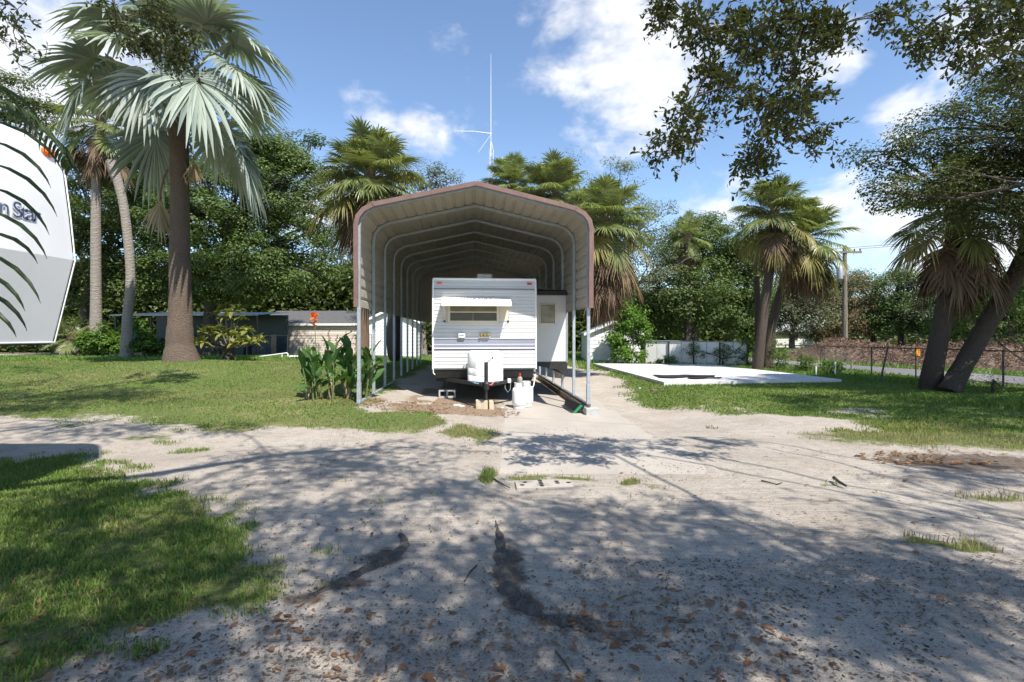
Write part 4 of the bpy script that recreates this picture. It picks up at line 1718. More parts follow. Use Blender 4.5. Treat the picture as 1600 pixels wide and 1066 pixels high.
# --- left: the dense wood behind the lawn
tree('oak_tree', 'dense dark green oak towering behind the ringed palm trunk', base_at(330, 27), PX(335, 440, 27), .38,
     [lobe(340, 330, 27, 110, 85), lobe(430, 290, 27, 75, 75), lobe(250, 300, 27.5, 80, 80), lobe(455, 400, 26, 75, 62), lobe(380, 425, 25.5, 80, 55), lobe(300, 420, 26, 80, 50), lobe(400, 235, 27, 55, 40), lobe(480, 245, 27.5, 32, 42), lobe(505, 350, 28, 36, 40)],
     460, 210, .5, .17, 'oak_mid', seed=21)
tree('oak_tree', 'dark leafy oak between the tall camper nose and the thin palm trunk', base_at(120, 31), PX(140, 420, 31), .32,
     [lobe(130, 300, 31, 70, 75), lobe(190, 380, 29, 90, 70), lobe(110, 420, 30, 70, 60), lobe(220, 290, 30, 60, 70), lobe(60, 330, 31, 60, 90), lobe(30, 170, 32, 55, 60), lobe(200, 440, 28, 70, 40)],
     340, 200, .55, .18, 'oak_mid', seed=22)
tree('oak_tree', 'thin grey-green oak with white sky gaps left of the carport', base_at(545, 44), PX(525, 450, 44), .2,
     [lobe(520, 390, 44, 42, 45), lobe(548, 340, 44, 30, 40), lobe(500, 440, 43, 50, 30), lobe(545, 440, 43, 40, 30)], 110, 110, .55, .18, 'oak_grey', 'pale_bark', seed=23)
tree('oak_tree', 'rust-tipped oak crown rising beside the silver palm fronds', base_at(440, 42), PX(430, 350, 42), .3,
     [lobe(440, 240, 42, 42, 36), lobe(470, 300, 42, 50, 50), lobe(400, 270, 42, 40, 40)], 90, 150, .6, .2, 'oak_mid', seed=24, extra=('oak_rust', .22))
tree('oak_tree', 'light green oak showing above the carport roof beside the mast', base_at(660, 34), PX(665, 360, 34), .25,
     [lobe(672, 285, 34, 40, 30), lobe(640, 330, 34, 40, 40), lobe(700, 340, 34, 40, 40)], 60, 140, .5, .17, 'oak_grey', 'pale_bark', seed=25)
tree('oak_tree', 'broad shady oak standing behind the rear of the carport', base_at(690, 36), PX(700, 450, 36), .3,
     [lobe(640, 430, 36, 90, 60), lobe(740, 430, 36, 90, 60), lobe(690, 500, 35, 110, 35), lobe(820, 430, 36, 80, 70)], 150, 150, .7, .22, 'oak_mid', seed=26)
# --- right of the carport
tree('oak_tree', 'sparse grey-green live oak with lacy top right of the carport', base_at(960, 31), PX(950, 460, 31), .33,
     [lobe(870, 262, 31, 45, 26), lobe(905, 290, 31, 45, 30), lobe(968, 280, 31, 34, 34), lobe(1000, 350, 30, 60, 45), lobe(940, 340, 31, 60, 45), lobe(960, 430, 29, 60, 60), lobe(1030, 420, 29.5, 60, 60), lobe(905, 400, 31, 50, 60)],
     210, 110, .5, .14, 'oak_grey', 'pale_bark', seed=27)
tree('oak_tree', 'dense dark oak behind the white panel fence', base_at(1085, 33), PX(1085, 480, 33), .35,
     [lobe(1090, 400, 33, 70, 50), lobe(1140, 400, 33, 55, 60), lobe(1070, 460, 31, 75, 50), lobe(1140, 470, 32, 55, 55), lobe(1040, 490, 31, 50, 35), lobe(1090, 360, 34, 45, 26), lobe(1165, 440, 33, 30, 70)],
     330, 200, .55, .18, 'oak_mid', seed=28)
tree('oak_tree', 'bushy light green tree behind the white shed corner', base_at(1000, 36), PX(1000, 500, 36), .2,
     [lobe(990, 480, 35, 60, 40), lobe(930, 470, 36, 40, 50), lobe(1050, 500, 35, 60, 30)], 70, 150, .6, .2, 'oak_grey', seed=29)
# --- far trees across the road
FT = [(1238, 50, 560, [(1225, 470, 45, 34), (1262, 462, 38, 30), (1245, 500, 44, 24)], 'far open oak with bare limbs beside the leaning palm trunks', 'oak_grey', 31),
      (1300, 52, 560, [(1290, 470, 34, 30), (1322, 480, 30, 38), (1300, 515, 40, 22)], 'far oak with rusty leaves behind the utility pole', 'oak_grey', 32),
      (1365, 55, 556, [(1350, 480, 34, 36), (1370, 505, 40, 26), (1345, 450, 22, 16)], 'far grey-green oak right of the utility pole', 'oak_far', 33),
      (1408, 50, 556, [(1405, 455, 32, 26), (1430, 490, 36, 34), (1395, 500, 34, 30), (1412, 440, 20, 12)], 'tall dark far oak above the brush pile', 'oak_mid', 34),
      (1480, 46, 556, [(1475, 500, 45, 30), (1530, 490, 45, 34), (1500, 470, 30, 24)], 'far bushy oak behind the leaning dark palm', 'oak_far', 35),
      (1580, 42, 556, [(1575, 480, 40, 44), (1620, 480, 50, 44), (1550, 510, 40, 24)], 'far green tree at the end of the brush pile', 'oak_mid', 36),
      (1180, 55, 560, [(1170, 500, 40, 30), (1200, 490, 30, 26)], 'far round tree behind the small house roof', 'oak_far', 37)]
for (px, d, by, lb, lab, mt, sd) in FT:
    tree('oak_tree', lab, base_at(px, d), PX(px, 520, d), .3, [lobe(a, b_ - 8, d, c_ * 1.15, e_ * 1.3) for a, b_, c_, e_ in lb], 170, 130, .7, .22, mt, seed=sd, extra=('oak_rust', .3) if sd == 32 else None, group='trees across the road')


# far belt of wood that reads as one mass
def wood(name, px0, px1, top, bot, d, n, leaf, mat, label, seed):
    r_ = np.random.default_rng(seed)
    px = r_.uniform(px0, px1, n)
    edge = top + 22 * vnoise(px, px * 0 + seed, 26) + 10 * vnoise(px, px * 0 + seed * 3, 8)
    py = edge + (bot - edge) * r_.random(n) ** .8
    dd = d + r_.normal(0, 1.4, n)
    P = np.stack([(px - CX) / FPX * dd, dd, EYE + (HZ - py) / FPX * dd], 1)
    o = leafcloud(name, P, leaf, M[mat], None, seed)
    tag(o, label, 'wood', kind='stuff')


wood('far_wood', -260, 560, 395, 548, 42, 60000, .55, 'oak_mid', 'dark mass of undergrowth behind the beige house', 41)
wood('far_wood', 540, 960, 440, 545, 46, 30000, .55, 'oak_mid', 'dark thicket seen through and behind the carport', 42)
wood('far_wood', 940, 1210, 440, 545, 43, 26000, .5, 'oak_mid', 'dark thicket behind the white fence', 43)
wood('far_wood', 1180, 1900, 492, 552, 64, 26000, .6, 'oak_far', 'low green scrub line beyond the brush pile', 44)

# --- palms
bx, by = PALM_XY
dP = by
T = lambda px, py, d: PX(px, py, d)
palm('silver_palm', 'tall silver fan palm with ringed brown trunk on the mound', [(bx, by, H(bx, by) - .08), T(281, 535, dP), T(282, 480, dP), T(281, 400, dP), T(281, 300, dP), T(279, 205, dP), T(278, 150, dP)],
     [.60, .42, .36, .315, .29, .285, .27], 1.2, 25, 0, M['palm_bark'], 'silver', seed=5)
sp = [o for o in bpy.data.objects if o.name == 'silver_palm'][0]
for (px, py, az, sc, key) in [(262, 265, 2.7, .72, -78), (295, 225, -.4, .45, -78)]:
    q_ = PX(px, py, dP) - sp.location
    put('dead_frond', BISD[key][0], sp, q_, (0, R(6), az), (sc,) * 3)

palm('fan_palm', 'green fan palm behind the camper with thin pale trunk', [base_at(150, 24), T(150, 470, 24), T(150, 330, 24), T(153, 240, 24), T(157, 195, 24)],
     [.30, .22, .20, .19, .18], 1.15, 30, 14, M['grey_palm_bark'], seed=6)
palm('dead_palm_trunk', 'dead topless palm trunk curving up beside the hedge shrubs', [base_at(198, 22), T(199, 500, 22), T(204, 430, 22), T(196, 340, 22), T(186, 290, 22), T(173, 252, 22)],
     [.26, .20, .18, .175, .185, .20], 1.0, 0, 0, M['grey_palm_bark'], seed=7)
palm('sabal_palm', 'full round sabal palm crown rising left of the carport roof', [base_at(567, 18.5), T(568, 450, 18.5), T(572, 360, 18.5), T(578, 285, 18.5)], [.26, .2, .2, .2], 1.22, 62, 26, M['boot'], n_yellow=8, fruit=4, seed=8)
palm('sabal_palm', 'sabal palm crown just above the carport ridge beside the mast', [base_at(802, 26), T(802, 400, 26), T(800, 292, 26)], [.22, .19, .18], 1.0, 44, 6, M['sabal_bark'], seed=9)
palm('sabal_palm', 'broad sabal palm crown behind the right carport roof slope', [base_at(868, 24), T(868, 400, 24), T(868, 312, 24)], [.24, .2, .19], 1.25, 52, 10, M['sabal_bark'], n_yellow=4, seed=10)
palm('sabal_palm', 'sabal palm with long brown skirt against the right carport wall', [base_at(872, 19.5), T(885, 500, 19.5), T(915, 420, 19.5), T(944, 352, 19.5)], [.25, .2, .19, .19], 1.2, 48, 40, M['sabal_bark'], n_yellow=12, seed=11, skirt=2.4)
palm('sabal_palm', 'small sabal palm crown behind the lacy oak', [base_at(1075, 30), T(1075, 450, 30), T(1073, 372, 30)], [.22, .19, .18], .9, 26, 6, M['sabal_bark'], seed=12)
palm('sabal_palm', 'taller pale-trunked sabal palm at the end of the white fence', [G(1183, 580), T(1190, 520, 21), T(1200, 440, 21), T(1209, 370, 21), T(1210, 338, 21)], [.24, .19, .18, .165, .16], 1.02, 46, 16, M['sabal_bark'], n_yellow=8, seed=13)
palm('sabal_palm', 'leaning sabal palm with tan skirt beside the taller one', [base_at(1199, 22.5), T(1206, 510, 22.5), T(1226, 440, 22.5), T(1258, 375, 22.5)], [.24, .19, .18, .17], 1.12, 46, 22, M['sabal_bark'], n_yellow=14, seed=14)
palm('palm_stump_trunk', 'dark bare palm trunk standing behind the two sabal palms', [base_at(1186, 25), T(1184, 500, 25), T(1182, 432, 25)], [.17, .15, .14], 1, 0, 0, M['sabal_bark'], seed=15)
palm('sabal_palm', 'dark sabal palm with shaggy brown skirt standing in the fence line', [G(1453, 609), T(1459, 570, 13.9), T(1471, 510, 13.9), T(1483, 440, 13.9), T(1495, 330, 13.9)], [.29, .24, .22, .21, .2], 1.02, 30, 34, M['sabal_bark'], n_yellow=4, seed=16, skirt=1.5)
palm('sabal_palm', 'steeply leaning dark palm trunk beside the shaggy skirted palm', [G(1482, 613), T(1503, 575, 13.6), T(1546, 500, 13.6), T(1590, 424, 13.6), T(1640, 320, 13.6), T(1665, 250, 13.6)], [.26, .23, .22, .21, .2, .2], 1.05, 30, 26, M['sabal_bark'], seed=17)

# young low palm and shrubs on the left
def shrub(name, label, lobes, n_cl, per, cl_r, leaf, mat, base, seed, cat='shrub', up=.6, aspect=.6, group=None):
    return tree(name, label, base, Vector(base) + Vector((0, 0, .35)), .05, lobes, n_cl, per, cl_r, leaf, mat, 'oak_bark', cat, group, seed, .8, 3.0, None, up, aspect)


shrub('hedge_shrub', 'round light green shrub left of the dead palm trunk', [lobe(158, 530, 23.5, 30, 23), lobe(140, 538, 23.5, 22, 17), lobe(178, 538, 23.4, 16, 16)], 120, 60, .16, .11, 'shrub_leaf', base_at(158, 23.5), 51)
shrub('hedge_shrub', 'low light green shrub between the dead trunk and ringed palm', [lobe(232, 541, 22.5, 24, 14), lobe(218, 530, 22.6, 12, 16), lobe(215, 512, 24, 14, 14)], 90, 60, .15, .11, 'shrub_leaf', base_at(232, 22.5), 52)
shrub('dark_shrub', 'dark shrub under the eave of the tin-roofed shed', [lobe(100, 520, 26, 40, 24), lobe(60, 520, 27, 50, 26)], 70, 70, .25, .16, 'oak_mid', base_at(90, 26.5), 53)
shrub('bright_bush', 'tall bright green bush at the white shed corner', [lobe(985, 500, 26.3, 28, 26), lobe(970, 530, 26.2, 26, 26), lobe(1000, 520, 26.3, 18, 26), lobe(985, 556, 26, 30, 10), lobe(978, 478, 26.3, 12, 14)], 130, 60, .2, .14, 'bright_leaf', base_at(983, 26.3), 54, 'bush')
shrub('dark_vine', 'leafy vine growing over the right end of the white fence', [lobe(1130, 552, 24.6, 14, 20), lobe(1160, 560, 24.0, 14, 18), lobe(1085, 550, 25.2, 18, 12), lobe(1165, 530, 24.4, 12, 10)], 70, 30, .14, .09, 'weed', base_at(1130, 24.6), 55, 'vine')
shrub('weed_bush', 'low weedy bush by the wire fence behind the slab', [lobe(1045, 563, 25.4, 16, 6), lobe(1030, 566, 25.3, 14, 4)], 40, 30, .1, .08, 'weed', base_at(1040, 25.4), 56)
shrub('fence_shrub', 'dark twiggy shrub beside the leaning palm at the fence', [lobe(1550, 600, 13.2, 26, 14), lobe(1565, 606, 13.2, 16, 8)], 26, 12, .12, .06, 'oak_mid', base_at(1553, 13.2), 57)
shrub('fence_sapling', 'green sapling behind the two dark leaning palms', [lobe(1560, 470, 15.5, 60, 30), lobe(1500, 480, 15.5, 40, 22), lobe(1590, 440, 15.5, 40, 20), lobe(1470, 505, 16, 30, 16)], 90, 45, .28, .10, 'shrub_leaf', base_at(1620, 15.5), 58, 'sapling')
for (px, d_, hpx, sd) in ((1215, 21.5, 26, 59), (1260, 20.5, 14, 60), (1300, 19.5, 10, 61)):
    shrub('fence_weed', ['tall weeds round the pale sabal trunk', 'weeds growing through the wire fence by the slab end', 'short weeds at the foot of the wire fence'][sd - 59], [lobe(px, 582 - hpx, d_, 16, hpx)], 30, 30, .14, .09, 'weed', base_at(px, d_), sd, 'weeds')


# --- large-leaved plants
def big_leaf(L, W, arch, seed):
    q = random.Random(seed)
    rows = []
    for i in range(8):
        t = i / 7
        w = W * .5 * (math.sin(math.pi * min(1, t * .93 + .05)) ** .75) * (1 if i < 7 else .05)
        x_ = L * t * (1 - .18 * arch * t)
        z_ = -arch * L * t * t * .7 + .12 * L * t
        rows.append([(x_, -w, z_ + w * .35 + q.uniform(-.01, .01)), (x_, -w * .5, z_ + w * .1), (x_, 0, z_), (x_, w * .5, z_ + w * .1), (x_, w, z_ + w * .35 + q.uniform(-.01, .01))])
    b = MB()
    b.strip(rows)
    return b


CL_MESH = [big_leaf(.55, .19, a, i).mesh('canna_leaf', M['canna_leaf'], True, False) for i, a in enumerate((.2, .5, .9, .35))]
CL_DEAD = big_leaf(.4, .1, 1.6, 9).mesh('dead_leaf', M['straw_dead'], True, False)
pc = cpw(-3.05, .75)
cn = empty('canna_clump', (pc.x, pc.y, H(pc.x, pc.y)), 0, 'clump of broad green canna leaves with an orange flower at the carport corner', 'canna')
q = random.Random(4)
for i in range(24):
    sx_, sy_ = q.uniform(-.62, .70), q.uniform(-.35, .45)
    hgt_ = q.uniform(.75, 1.3) * (1 - .12 * abs(sx_))
    lean = Vector((sx_ * .16 + q.uniform(-.06, .06), q.uniform(-.1, .1), 0))
    b = MB()
    b.tube([(sx_, sy_, -.03), (sx_ + lean.x * .5, sy_ + lean.y * .5, hgt_ * .5), (sx_ + lean.x, sy_ + lean.y, hgt_ * .97)], [.017, .013, .006], 6)
    b.build('stem', M['green_stalk'], cn, True)
    nl = q.randrange(4, 7)
    for k in range(nl):
        t = .22 + .78 * (k + .3) / nl
        o = put('leaf', CL_MESH[q.randrange(4)], cn, (sx_ + lean.x * t, sy_ + lean.y * t, hgt_ * t * .97), (q.uniform(-.4, .4), -R(78 - 34 * (1 - t) + q.uniform(-18, 14)), k * 2.6 + q.uniform(-.5, .5) + i), (q.uniform(.6, 1.05),) * 3)
    if i % 2 == 0:
        put('dead_leaf', CL_DEAD, cn, (sx_, sy_, hgt_ * q.uniform(.2, .4)), (q.uniform(-.3, .3), R(30), q.uniform(0, 6.28)), (q.uniform(.6, 1.0),) * 3)
fx = PX(490, 500, pc.y - .05) - cn.location
b = MB()
b.tube([(fx.x + .1, 0, .5), (fx.x + .03, 0, 1.1), (fx.x, 0, fx.z)], [.012, .009, .006], 6)
b.build('flower_stalk', M['green_stalk'], cn, True)
pet = big_leaf(.17, .10, .5, 3).mesh('petal', M['orange_petal'], True, False)
for k in range(11):
    put('petal', pet, cn, (fx.x + q.uniform(-.03, .03), q.uniform(-.03, .03), fx.z + q.uniform(-.13, .09)), (q.uniform(-.5, .5), -R(q.uniform(-10, 70)), k * 2.4), (q.uniform(.7, 1.1),) * 3)
for dx in (.25, .42, .85):
    b = MB()
    z0 = 1.45 + q.uniform(-.1, .15)
    b.tube([(fx.x + dx, .1, .7), (fx.x + dx + .02, .1, 1.2), (fx.x + dx + .03, .1, z0)], [.009, .007, .004], 5)
    for k in range(7):
        b.lathe([(.004, 0), (.018, .01), (.014, .03), (.003, .04)], 6, (fx.x + dx + .03 + q.uniform(-.03, .03), .1, z0 - .05 * k))
    b.build('seed_stalk', M['boot'], cn, True)

cr_me = [big_leaf(.34, .12, a, 20 + i).mesh('croton_leaf', M['croton_leaf'], True, False) for i, a in enumerate((.3, .7, 1.0))]
pb = base_at(357, 18.6)
ct = empty('broadleaf_plant', pb, 0, 'yellow-green broadleaf plant spreading from a dark stump on the lawn', 'plant')
b = MB()
b.lathe([(.24, -.05), (.22, .1), (.20, .35), (.24, .5), (.12, .56)], 14)
b.build('stump', M['oak_bark'], ct, True)
for i in range(34):
    a = i * 2.4
    rr_ = 1.25 * math.sqrt((i + .5) / 34)
    zz = .55 + 1.0 * (1 - (rr_ / 1.3) ** 2) * q.uniform(.35, 1.15) + (.45 if i < 5 else 0)
    tip = Vector((rr_ * math.cos(a), rr_ * math.sin(a) * .8, zz))
    b = MB()
    b.tube([(0, 0, .5), tip * .5 + Vector((0, 0, .15)), tip], [.03, .022, .014], 5)
    b.build('branch', M['pale_bark'], ct, True)
    for k in range(9):
        put('leaf', cr_me[q.randrange(3)], ct, tip, (q.uniform(-.3, .3), -R(q.uniform(-15, 65)), k * .8 + q.random()), (q.uniform(.8, 1.3),) * 3)

# low young palms under the camper nose
palm('young_palm', 'young low fan palm in the shade behind the camper', [base_at(112, 25), T(112, 530, 25)], [.2, .16], .8, 12, 2, M['boot'], seed=61)


# ------------------------------------------------------------------ spreading oaks over the camera
SH = Vector((sdir.x / sdir.z, sdir.y / sdir.z, 1.0))


def twig_leaves(centres, radii, ntw, nlv, L, seed, droop=.5):
    """leaf centres, directions along twigs, and the twigs themselves"""
    r_ = np.random.default_rng(seed)
    P, D, TW = [], [], []
    for c_, rad in zip(centres, radii):
        c_ = np.array(c_)
        for k in range(ntw):
            s0 = c_ + r_.normal(0, .38, 3) * rad
            d = r_.normal(0, 1, 3)
            d[2] = d[2] * .6 - droop
            d /= np.linalg.norm(d)
            ln = rad * r_.uniform(.6, 1.3)
            e_ = s0 + d * ln + np.array([0, 0, -.12 * ln])
            TW.append((s0, (s0 + e_) / 2 + np.array([0, 0, .04 * ln]), e_))
            t = (np.arange(nlv) + r_.random(nlv) * .7) / nlv
            pts = s0[None] + (e_ - s0)[None] * t[:, None] + np.array([0, 0, .08 * ln])[None] * np.sin(np.pi * t)[:, None]
            ld = d[None] * .55 + r_.normal(0, .75, (nlv, 3))
            ld /= np.linalg.norm(ld, axis=1)[:, None]
            P.append(pts + ld * L * .55)
            D.append(ld)
    return np.concatenate(P), np.concatenate(D), TW


def leaves6(name, P, D, L, aspect, mat, parent, seed):
    r_ = np.random.default_rng(seed)
    n = len(P)
    u = r_.normal(0, 1, (n, 3))
    u[:, 2] += .9 * np.sign(u[:, 2])
    u -= (u * D).sum(1)[:, None] * D
    u /= np.linalg.norm(u, axis=1)[:, None] + 1e-9
    s_ = np.cross(D, u)
    Ls = (L * r_.uniform(.6, 1.2, n))[:, None]
    W = Ls * aspect
    V = np.zeros((n, 6, 3))
    for i, (a, b_, c_) in enumerate([(-.5, 0, 0), (-.12, -.42, .14), (-.12, .42, .14), (.26, -.40, .1), (.26, .40, .1), (.5, 0, -.1)]):
        V[:, i] = P + D * Ls * a + s_ * W * b_ + u * W * c_
    k = np.arange(n)[:, None] * 6
    f = np.concatenate([k + np.array([[0, 1, 2]]), k + np.array([[1, 3, 2]]), k + np.array([[2, 3, 4]]), k + np.array([[3, 5, 4]])], 0)
    return put(name, mesh_np(name, V.reshape(-1, 3), f, mat), parent)


def spreading_oak(name, label, base, fork, tr, limbs, clusters, ntw, nlv, L, mat, seed, aspect=.46, tw_r=.0035, droop=.5):
    q = random.Random(seed)
    base, fork = Vector(base), Vector(fork)
    e = empty(name, base, 0, label, 'tree')
    b = MB()
    tp = bent(base - Vector((0, 0, .1)), fork, q, 6, .04)
    b.tube([p_ - base for p_ in tp], [tr * (1.5 if i == 0 else 1.1 - .05 * i) for i in range(7)], 14)
    nodes = []
    for pts, r0, r1 in limbs:
        pts = [fork] + [Vector(p_) for p_ in pts]
        dense = []
        for i in range(len(pts) - 1):
            p0, p1, p2, p3 = pts[max(i - 1, 0)], pts[i], pts[i + 1], pts[min(i + 2, len(pts) - 1)]
            for t in np.linspace(0, 1, 6, endpoint=False):
                v = .5 * ((2 * p1) + (p2 - p0) * t + (2 * p0 - 5 * p1 + 4 * p2 - p3) * t * t + (3 * p1 - p0 - 3 * p2 + p3) * t ** 3)
                dense.append(v + Vector((q.uniform(-.03, .03), q.uniform(-.03, .03), q.uniform(-.03, .03))))
        dense.append(pts[-1])
        n = len(dense)
        b.tube([p_ - base for p_ in dense], [r0 + (r1 - r0) * i / (n - 1) for i in range(n)], 9)
        nodes += dense[4:]
    b.build('trunk', M['oak_bark'], e, True, fix=False)
    br = MB()
    cs, rs = [], []
    for (c_, rad) in clusters:
        c_ = Vector(c_)
        near = min(nodes, key=lambda n_: (n_ - c_).length + max(0, c_.z - n_.z) * .5)
        path = bent(near, c_, q, 5, .10, .05)
        l_ = (near - c_).length
        r0 = min(.03, .006 + .008 * l_)
        br.tube([p_ - base for p_ in path], [r0 * (1 - .14 * i) for i in range(6)], 5, False)
        nodes.append(path[4])
        cs.append(c_ - base)
        rs.append(rad)
    P, D, TW = twig_leaves(cs, rs, ntw, nlv, L, seed, droop)
    for tw in TW:
        br.tube(tw, [tw_r, tw_r * .8, tw_r * .5], 3, False)
    br.build('branches', M['oak_bark'], e, False, fix=False)
    leaves6('crown', P, D, L, aspect, M[mat], e, seed)
    return e


def blob_clusters(blobs, q, rad=(.35, .6)):
    out = []
    for (px, py, rx, ry, h, n) in blobs:
        for _ in range(n):
            a, r_ = q.uniform(0, 6.283), math.sqrt(q.random())
            g = G(px + rx * r_ * math.cos(a), py + ry * r_ * math.sin(a))
            hh = h + q.uniform(-.7, .7)
            out.append((g + SH * hh, q.uniform(*rad)))
    return out


q = random.Random(91)
front = blob_clusters([
    (150, 870, 230, 45, 7.0, 16), (60, 960, 220, 80, 6.5, 12), (250, 1010, 180, 50, 6.3, 9), (230, 775, 170, 16, 7.5, 9), (60, 800, 120, 20, 7.2, 6), (380, 880, 90, 20, 7, 4),
    (450, 728, 130, 22, 7.5, 12), (600, 712, 130, 20, 7.3, 12), (650, 770, 120, 22, 7.0, 9), (330, 668, 60, 8, 7.5, 3), (480, 800, 110, 26, 7, 7),
    (640, 880, 150, 40, 6.6, 12), (860, 880, 160, 50, 6.5, 12), (780, 990, 330, 60, 6.2, 20), (1080, 900, 160, 40, 6.4, 12), (1250, 880, 140, 40, 6.4, 10), (1180, 990, 220, 60, 6.2, 14), (1420, 950, 160, 60, 6.3, 11), (1540, 880, 110, 45, 6.5, 7), (1000, 820, 90, 20, 6.6, 5), (1130, 810, 70, 14, 6.6, 4),
    (1500, 745, 110, 16, 7.5, 8), (1440, 800, 110, 14, 7.2, 5), (840, 800, 70, 14, 6.8, 4)], q)
hang = []
for (px, py, n, sp_) in [(1040, 15, 3, 16), (1095, 40, 4, 28), (1150, 70, 5, 34), (1205, 45, 4, 32), (1120, 120, 4, 26), (1075, 175, 3, 18), (1060, 222, 2, 10), (1185, 150, 4, 28), (1230, 185, 4, 24), (1190, 235, 3, 18), (1180, 262, 1, 8), (1265, 160, 3, 22),
                         (1280, 35, 3, 22), (1245, 100, 4, 26), (1270, 215, 2, 14), (1300, 60, 2, 14), (1385, 18, 2, 10), (1440, 48, 2, 12), (1470, 58, 2, 12), (1462, 20, 1, 8), (1530, 20, 3, 24), (1575, 60, 4, 26), (1595, 20, 3, 20), (1520, 80, 2, 12), (1590, 110, 3, 16), (1150, 10, 3, 26), (1240, 5, 3, 26), (1040, 240 - 10, 1, 5)]:
    for _ in range(n):
        d = q.uniform(4.0, 5.0)
        hang.append((PX(px + q.uniform(-sp_, sp_), py + q.uniform(-sp_, sp_) * .8, d), q.uniform(.15, .22)))
for (px, py, n, sp_) in [(12, 15, 2, 12), (30, 40, 1, 8), (20, 75, 1, 8), (40, 80, 1, 8)]:
    for _ in range(n):
        hang.append((PX(px + q.uniform(-sp_, sp_), py + q.uniform(-sp_, sp_), 5.2), q.uniform(.13, .2)))
spreading_oak('live_oak', 'big live oak whose dark leafy branches hang over the driveway', (5.2, -5.2, 0), (4.6, -4.4, 3.4), .5,
              [([(1.0, -3.9, 5.6), (-1.8, -2.6, 6.8), (-3.0, .2, 7.0), (-1.35, 1.3, 7.0), (-.55, 2.05, 7.0), (-.1, 2.3, 7.0), (.9, 2.4, 7.1)], .12, .045),
               ([(4.5, -1.5, 5.2), (3.9, 1.8, 6.2), (3.2, 3.9, 6.2), (2.2, 4.5, 5.9)], .028, .014),
               ([(6.2, -2.4, 5.5), (7.0, .5, 6.6), (6.0, 3.0, 6.5)], .028, .014),
               ([(1.5, -3.6, 5.6), (-1.2, -2.5, 6.6), (-3.4, -1.2, 7.0), (-5.0, 1.2, 7.0)], .05, .02),
               ([(2.8, -2.8, 6.0), (.8, -1.5, 6.8), (-1.2, .2, 7.2)], .03, .016)],
              front, 15, 14, .076, 'oak_near', 71)
spreading_oak('live_oak', 'drooping oak sprays with dark leathery leaves against the bright cloud', (9.6, -3.0, 0), (9.0, -1.6, 3.8), .3,
              [([(5.0, 2.4, 6.6), (3.6, 4.0, 6.0), (2.5, 4.4, 5.2)], .022, .010), ([(3.8, 2.9, 6.3), (2.2, 4.2, 5.8), (1.7, 4.4, 5.2)], .020, .010), ([(6.5, 3.0, 6.4), (5.0, 4.6, 5.0)], .020, .010)],
              [h_ for h_ in hang if h_[0].x > 0], 13, 12, .058, 'oak_near', 72, .5, .003, .6)
left = blob_clusters([(90, 612, 120, 14, 9, 26), (200, 618, 70, 10, 9, 14), (60, 636, 80, 5, 8.5, 10), (120, 670, 110, 8, 8.3, 12), (20, 576, 60, 8, 9.5, 6), (-80, 620, 90, 20, 9, 8)], q, (.45, .75))
for (px, py, n, sp_) in [(175, 15, 2, 20), (215, 40, 3, 26), (260, 30, 4, 26), (255, 85, 4, 22), (290, 60, 3, 20), (290, 110, 2, 14), (230, 60, 2, 18)]:
    for _ in range(n):
        d = q.uniform(9.0, 10.2)
        left.append((PX(px + q.uniform(-sp_, sp_), py + q.uniform(-sp_, sp_), d), q.uniform(.22, .34)))
spreading_oak('live_oak', 'oak limb with small leaves crossing before the silver palm crown', (-9.0, 1.2, 0), (-8.6, 1.6, 4.2), .4,
              [([(-8.0, 4.5, 7.4), (-7.2, 7.5, 8.4), (-6.6, 9.4, 8.6)], .10, .03), ([(-10, 4.8, 8.0), (-9.2, 8.5, 9.4)], .1, .03), ([(-6.4, 2.4, 7.4), (-5.2, 3.6, 8.2)], .06, .02)],
              left, 13, 13, .085, 'oak_near', 73, .45, .004)
lt = [h_ for h_ in hang if h_[0].x < 0]
spreading_oak('live_oak', 'thin bare twigs with few dark leaves above the camper', (-8.0, -1.6, 0), (-7.6, -.6, 4.0), .22,
              [([(-6.6, 2.5, 6.2), (-5.6, 4.6, 5.6), (-5.25, 5.2, 5.0)], .09, .012)], lt, 6, 8, .065, 'oak_near', 74, .45, .004)

# oak on the right, seen against the sky
RO = [((13.2, 11.0, 6.8), (1.7, 1.1, .9)), ((12.6, 9.8, 6.0), (1.2, .9, .5)), ((14.5, 12.0, 6.0), (1.4, 1.0, .8)), ((10.6, 6.6, 6.2), (2.4, 1.6, .8)), ((13.6, 7.6, 6.4), (2.6, 2.2, .9)), ((9.6, 8.6, 6.0), (1.2, 1.0, .6)), ((15, 4.5, 6.6), (2.4, 2.4, .9)), ((11.5, 3.8, 6.6), (1.8, 1.3, .7)), lobe(1395, 240, 12.5, 55, 36), lobe(1470, 200, 12.5, 62, 50), lobe(1550, 230, 12.5, 70, 60), lobe(1380, 300, 12, 36, 26), lobe(1440, 290, 12, 55, 34), lobe(1520, 310, 12, 66, 36), lobe(1590, 340, 12, 60, 50), lobe(1560, 140, 12.5, 60, 40), lobe(1640, 200, 12.5, 90, 100), lobe(1700, 350, 12, 90, 90)]
tree('live_oak', 'spreading oak with fine leaves over the two dark leaning palms', (18.5, 11.5, -.05), (17.2, 11.9, 3.6), .22, RO, 720, 130, .26, .09, 'oak_olive', seed=75, flat=.8)

# ------------------------------------------------------------------ camper on the left edge
YF, YN = 4.85, 2.60
nose = [(-4.56, 1.468), (-4.50, 1.475), (-4.30, 2.274), (-4.345, 2.70), (-4.41, 3.19), (-4.455, 3.34), (-4.54, 3.42), (-4.75, 3.47), (-5.4, 3.50), (-10.2, 3.52)]
cm = empty('camper', (-6.8, 3.7, 0), 0, 'tall white camper nose with Star lettering at the lawn edge', 'camper')


def cl_(p_):
    return (p_[0] + 6.8, p_[1] - 3.7, p_[2])


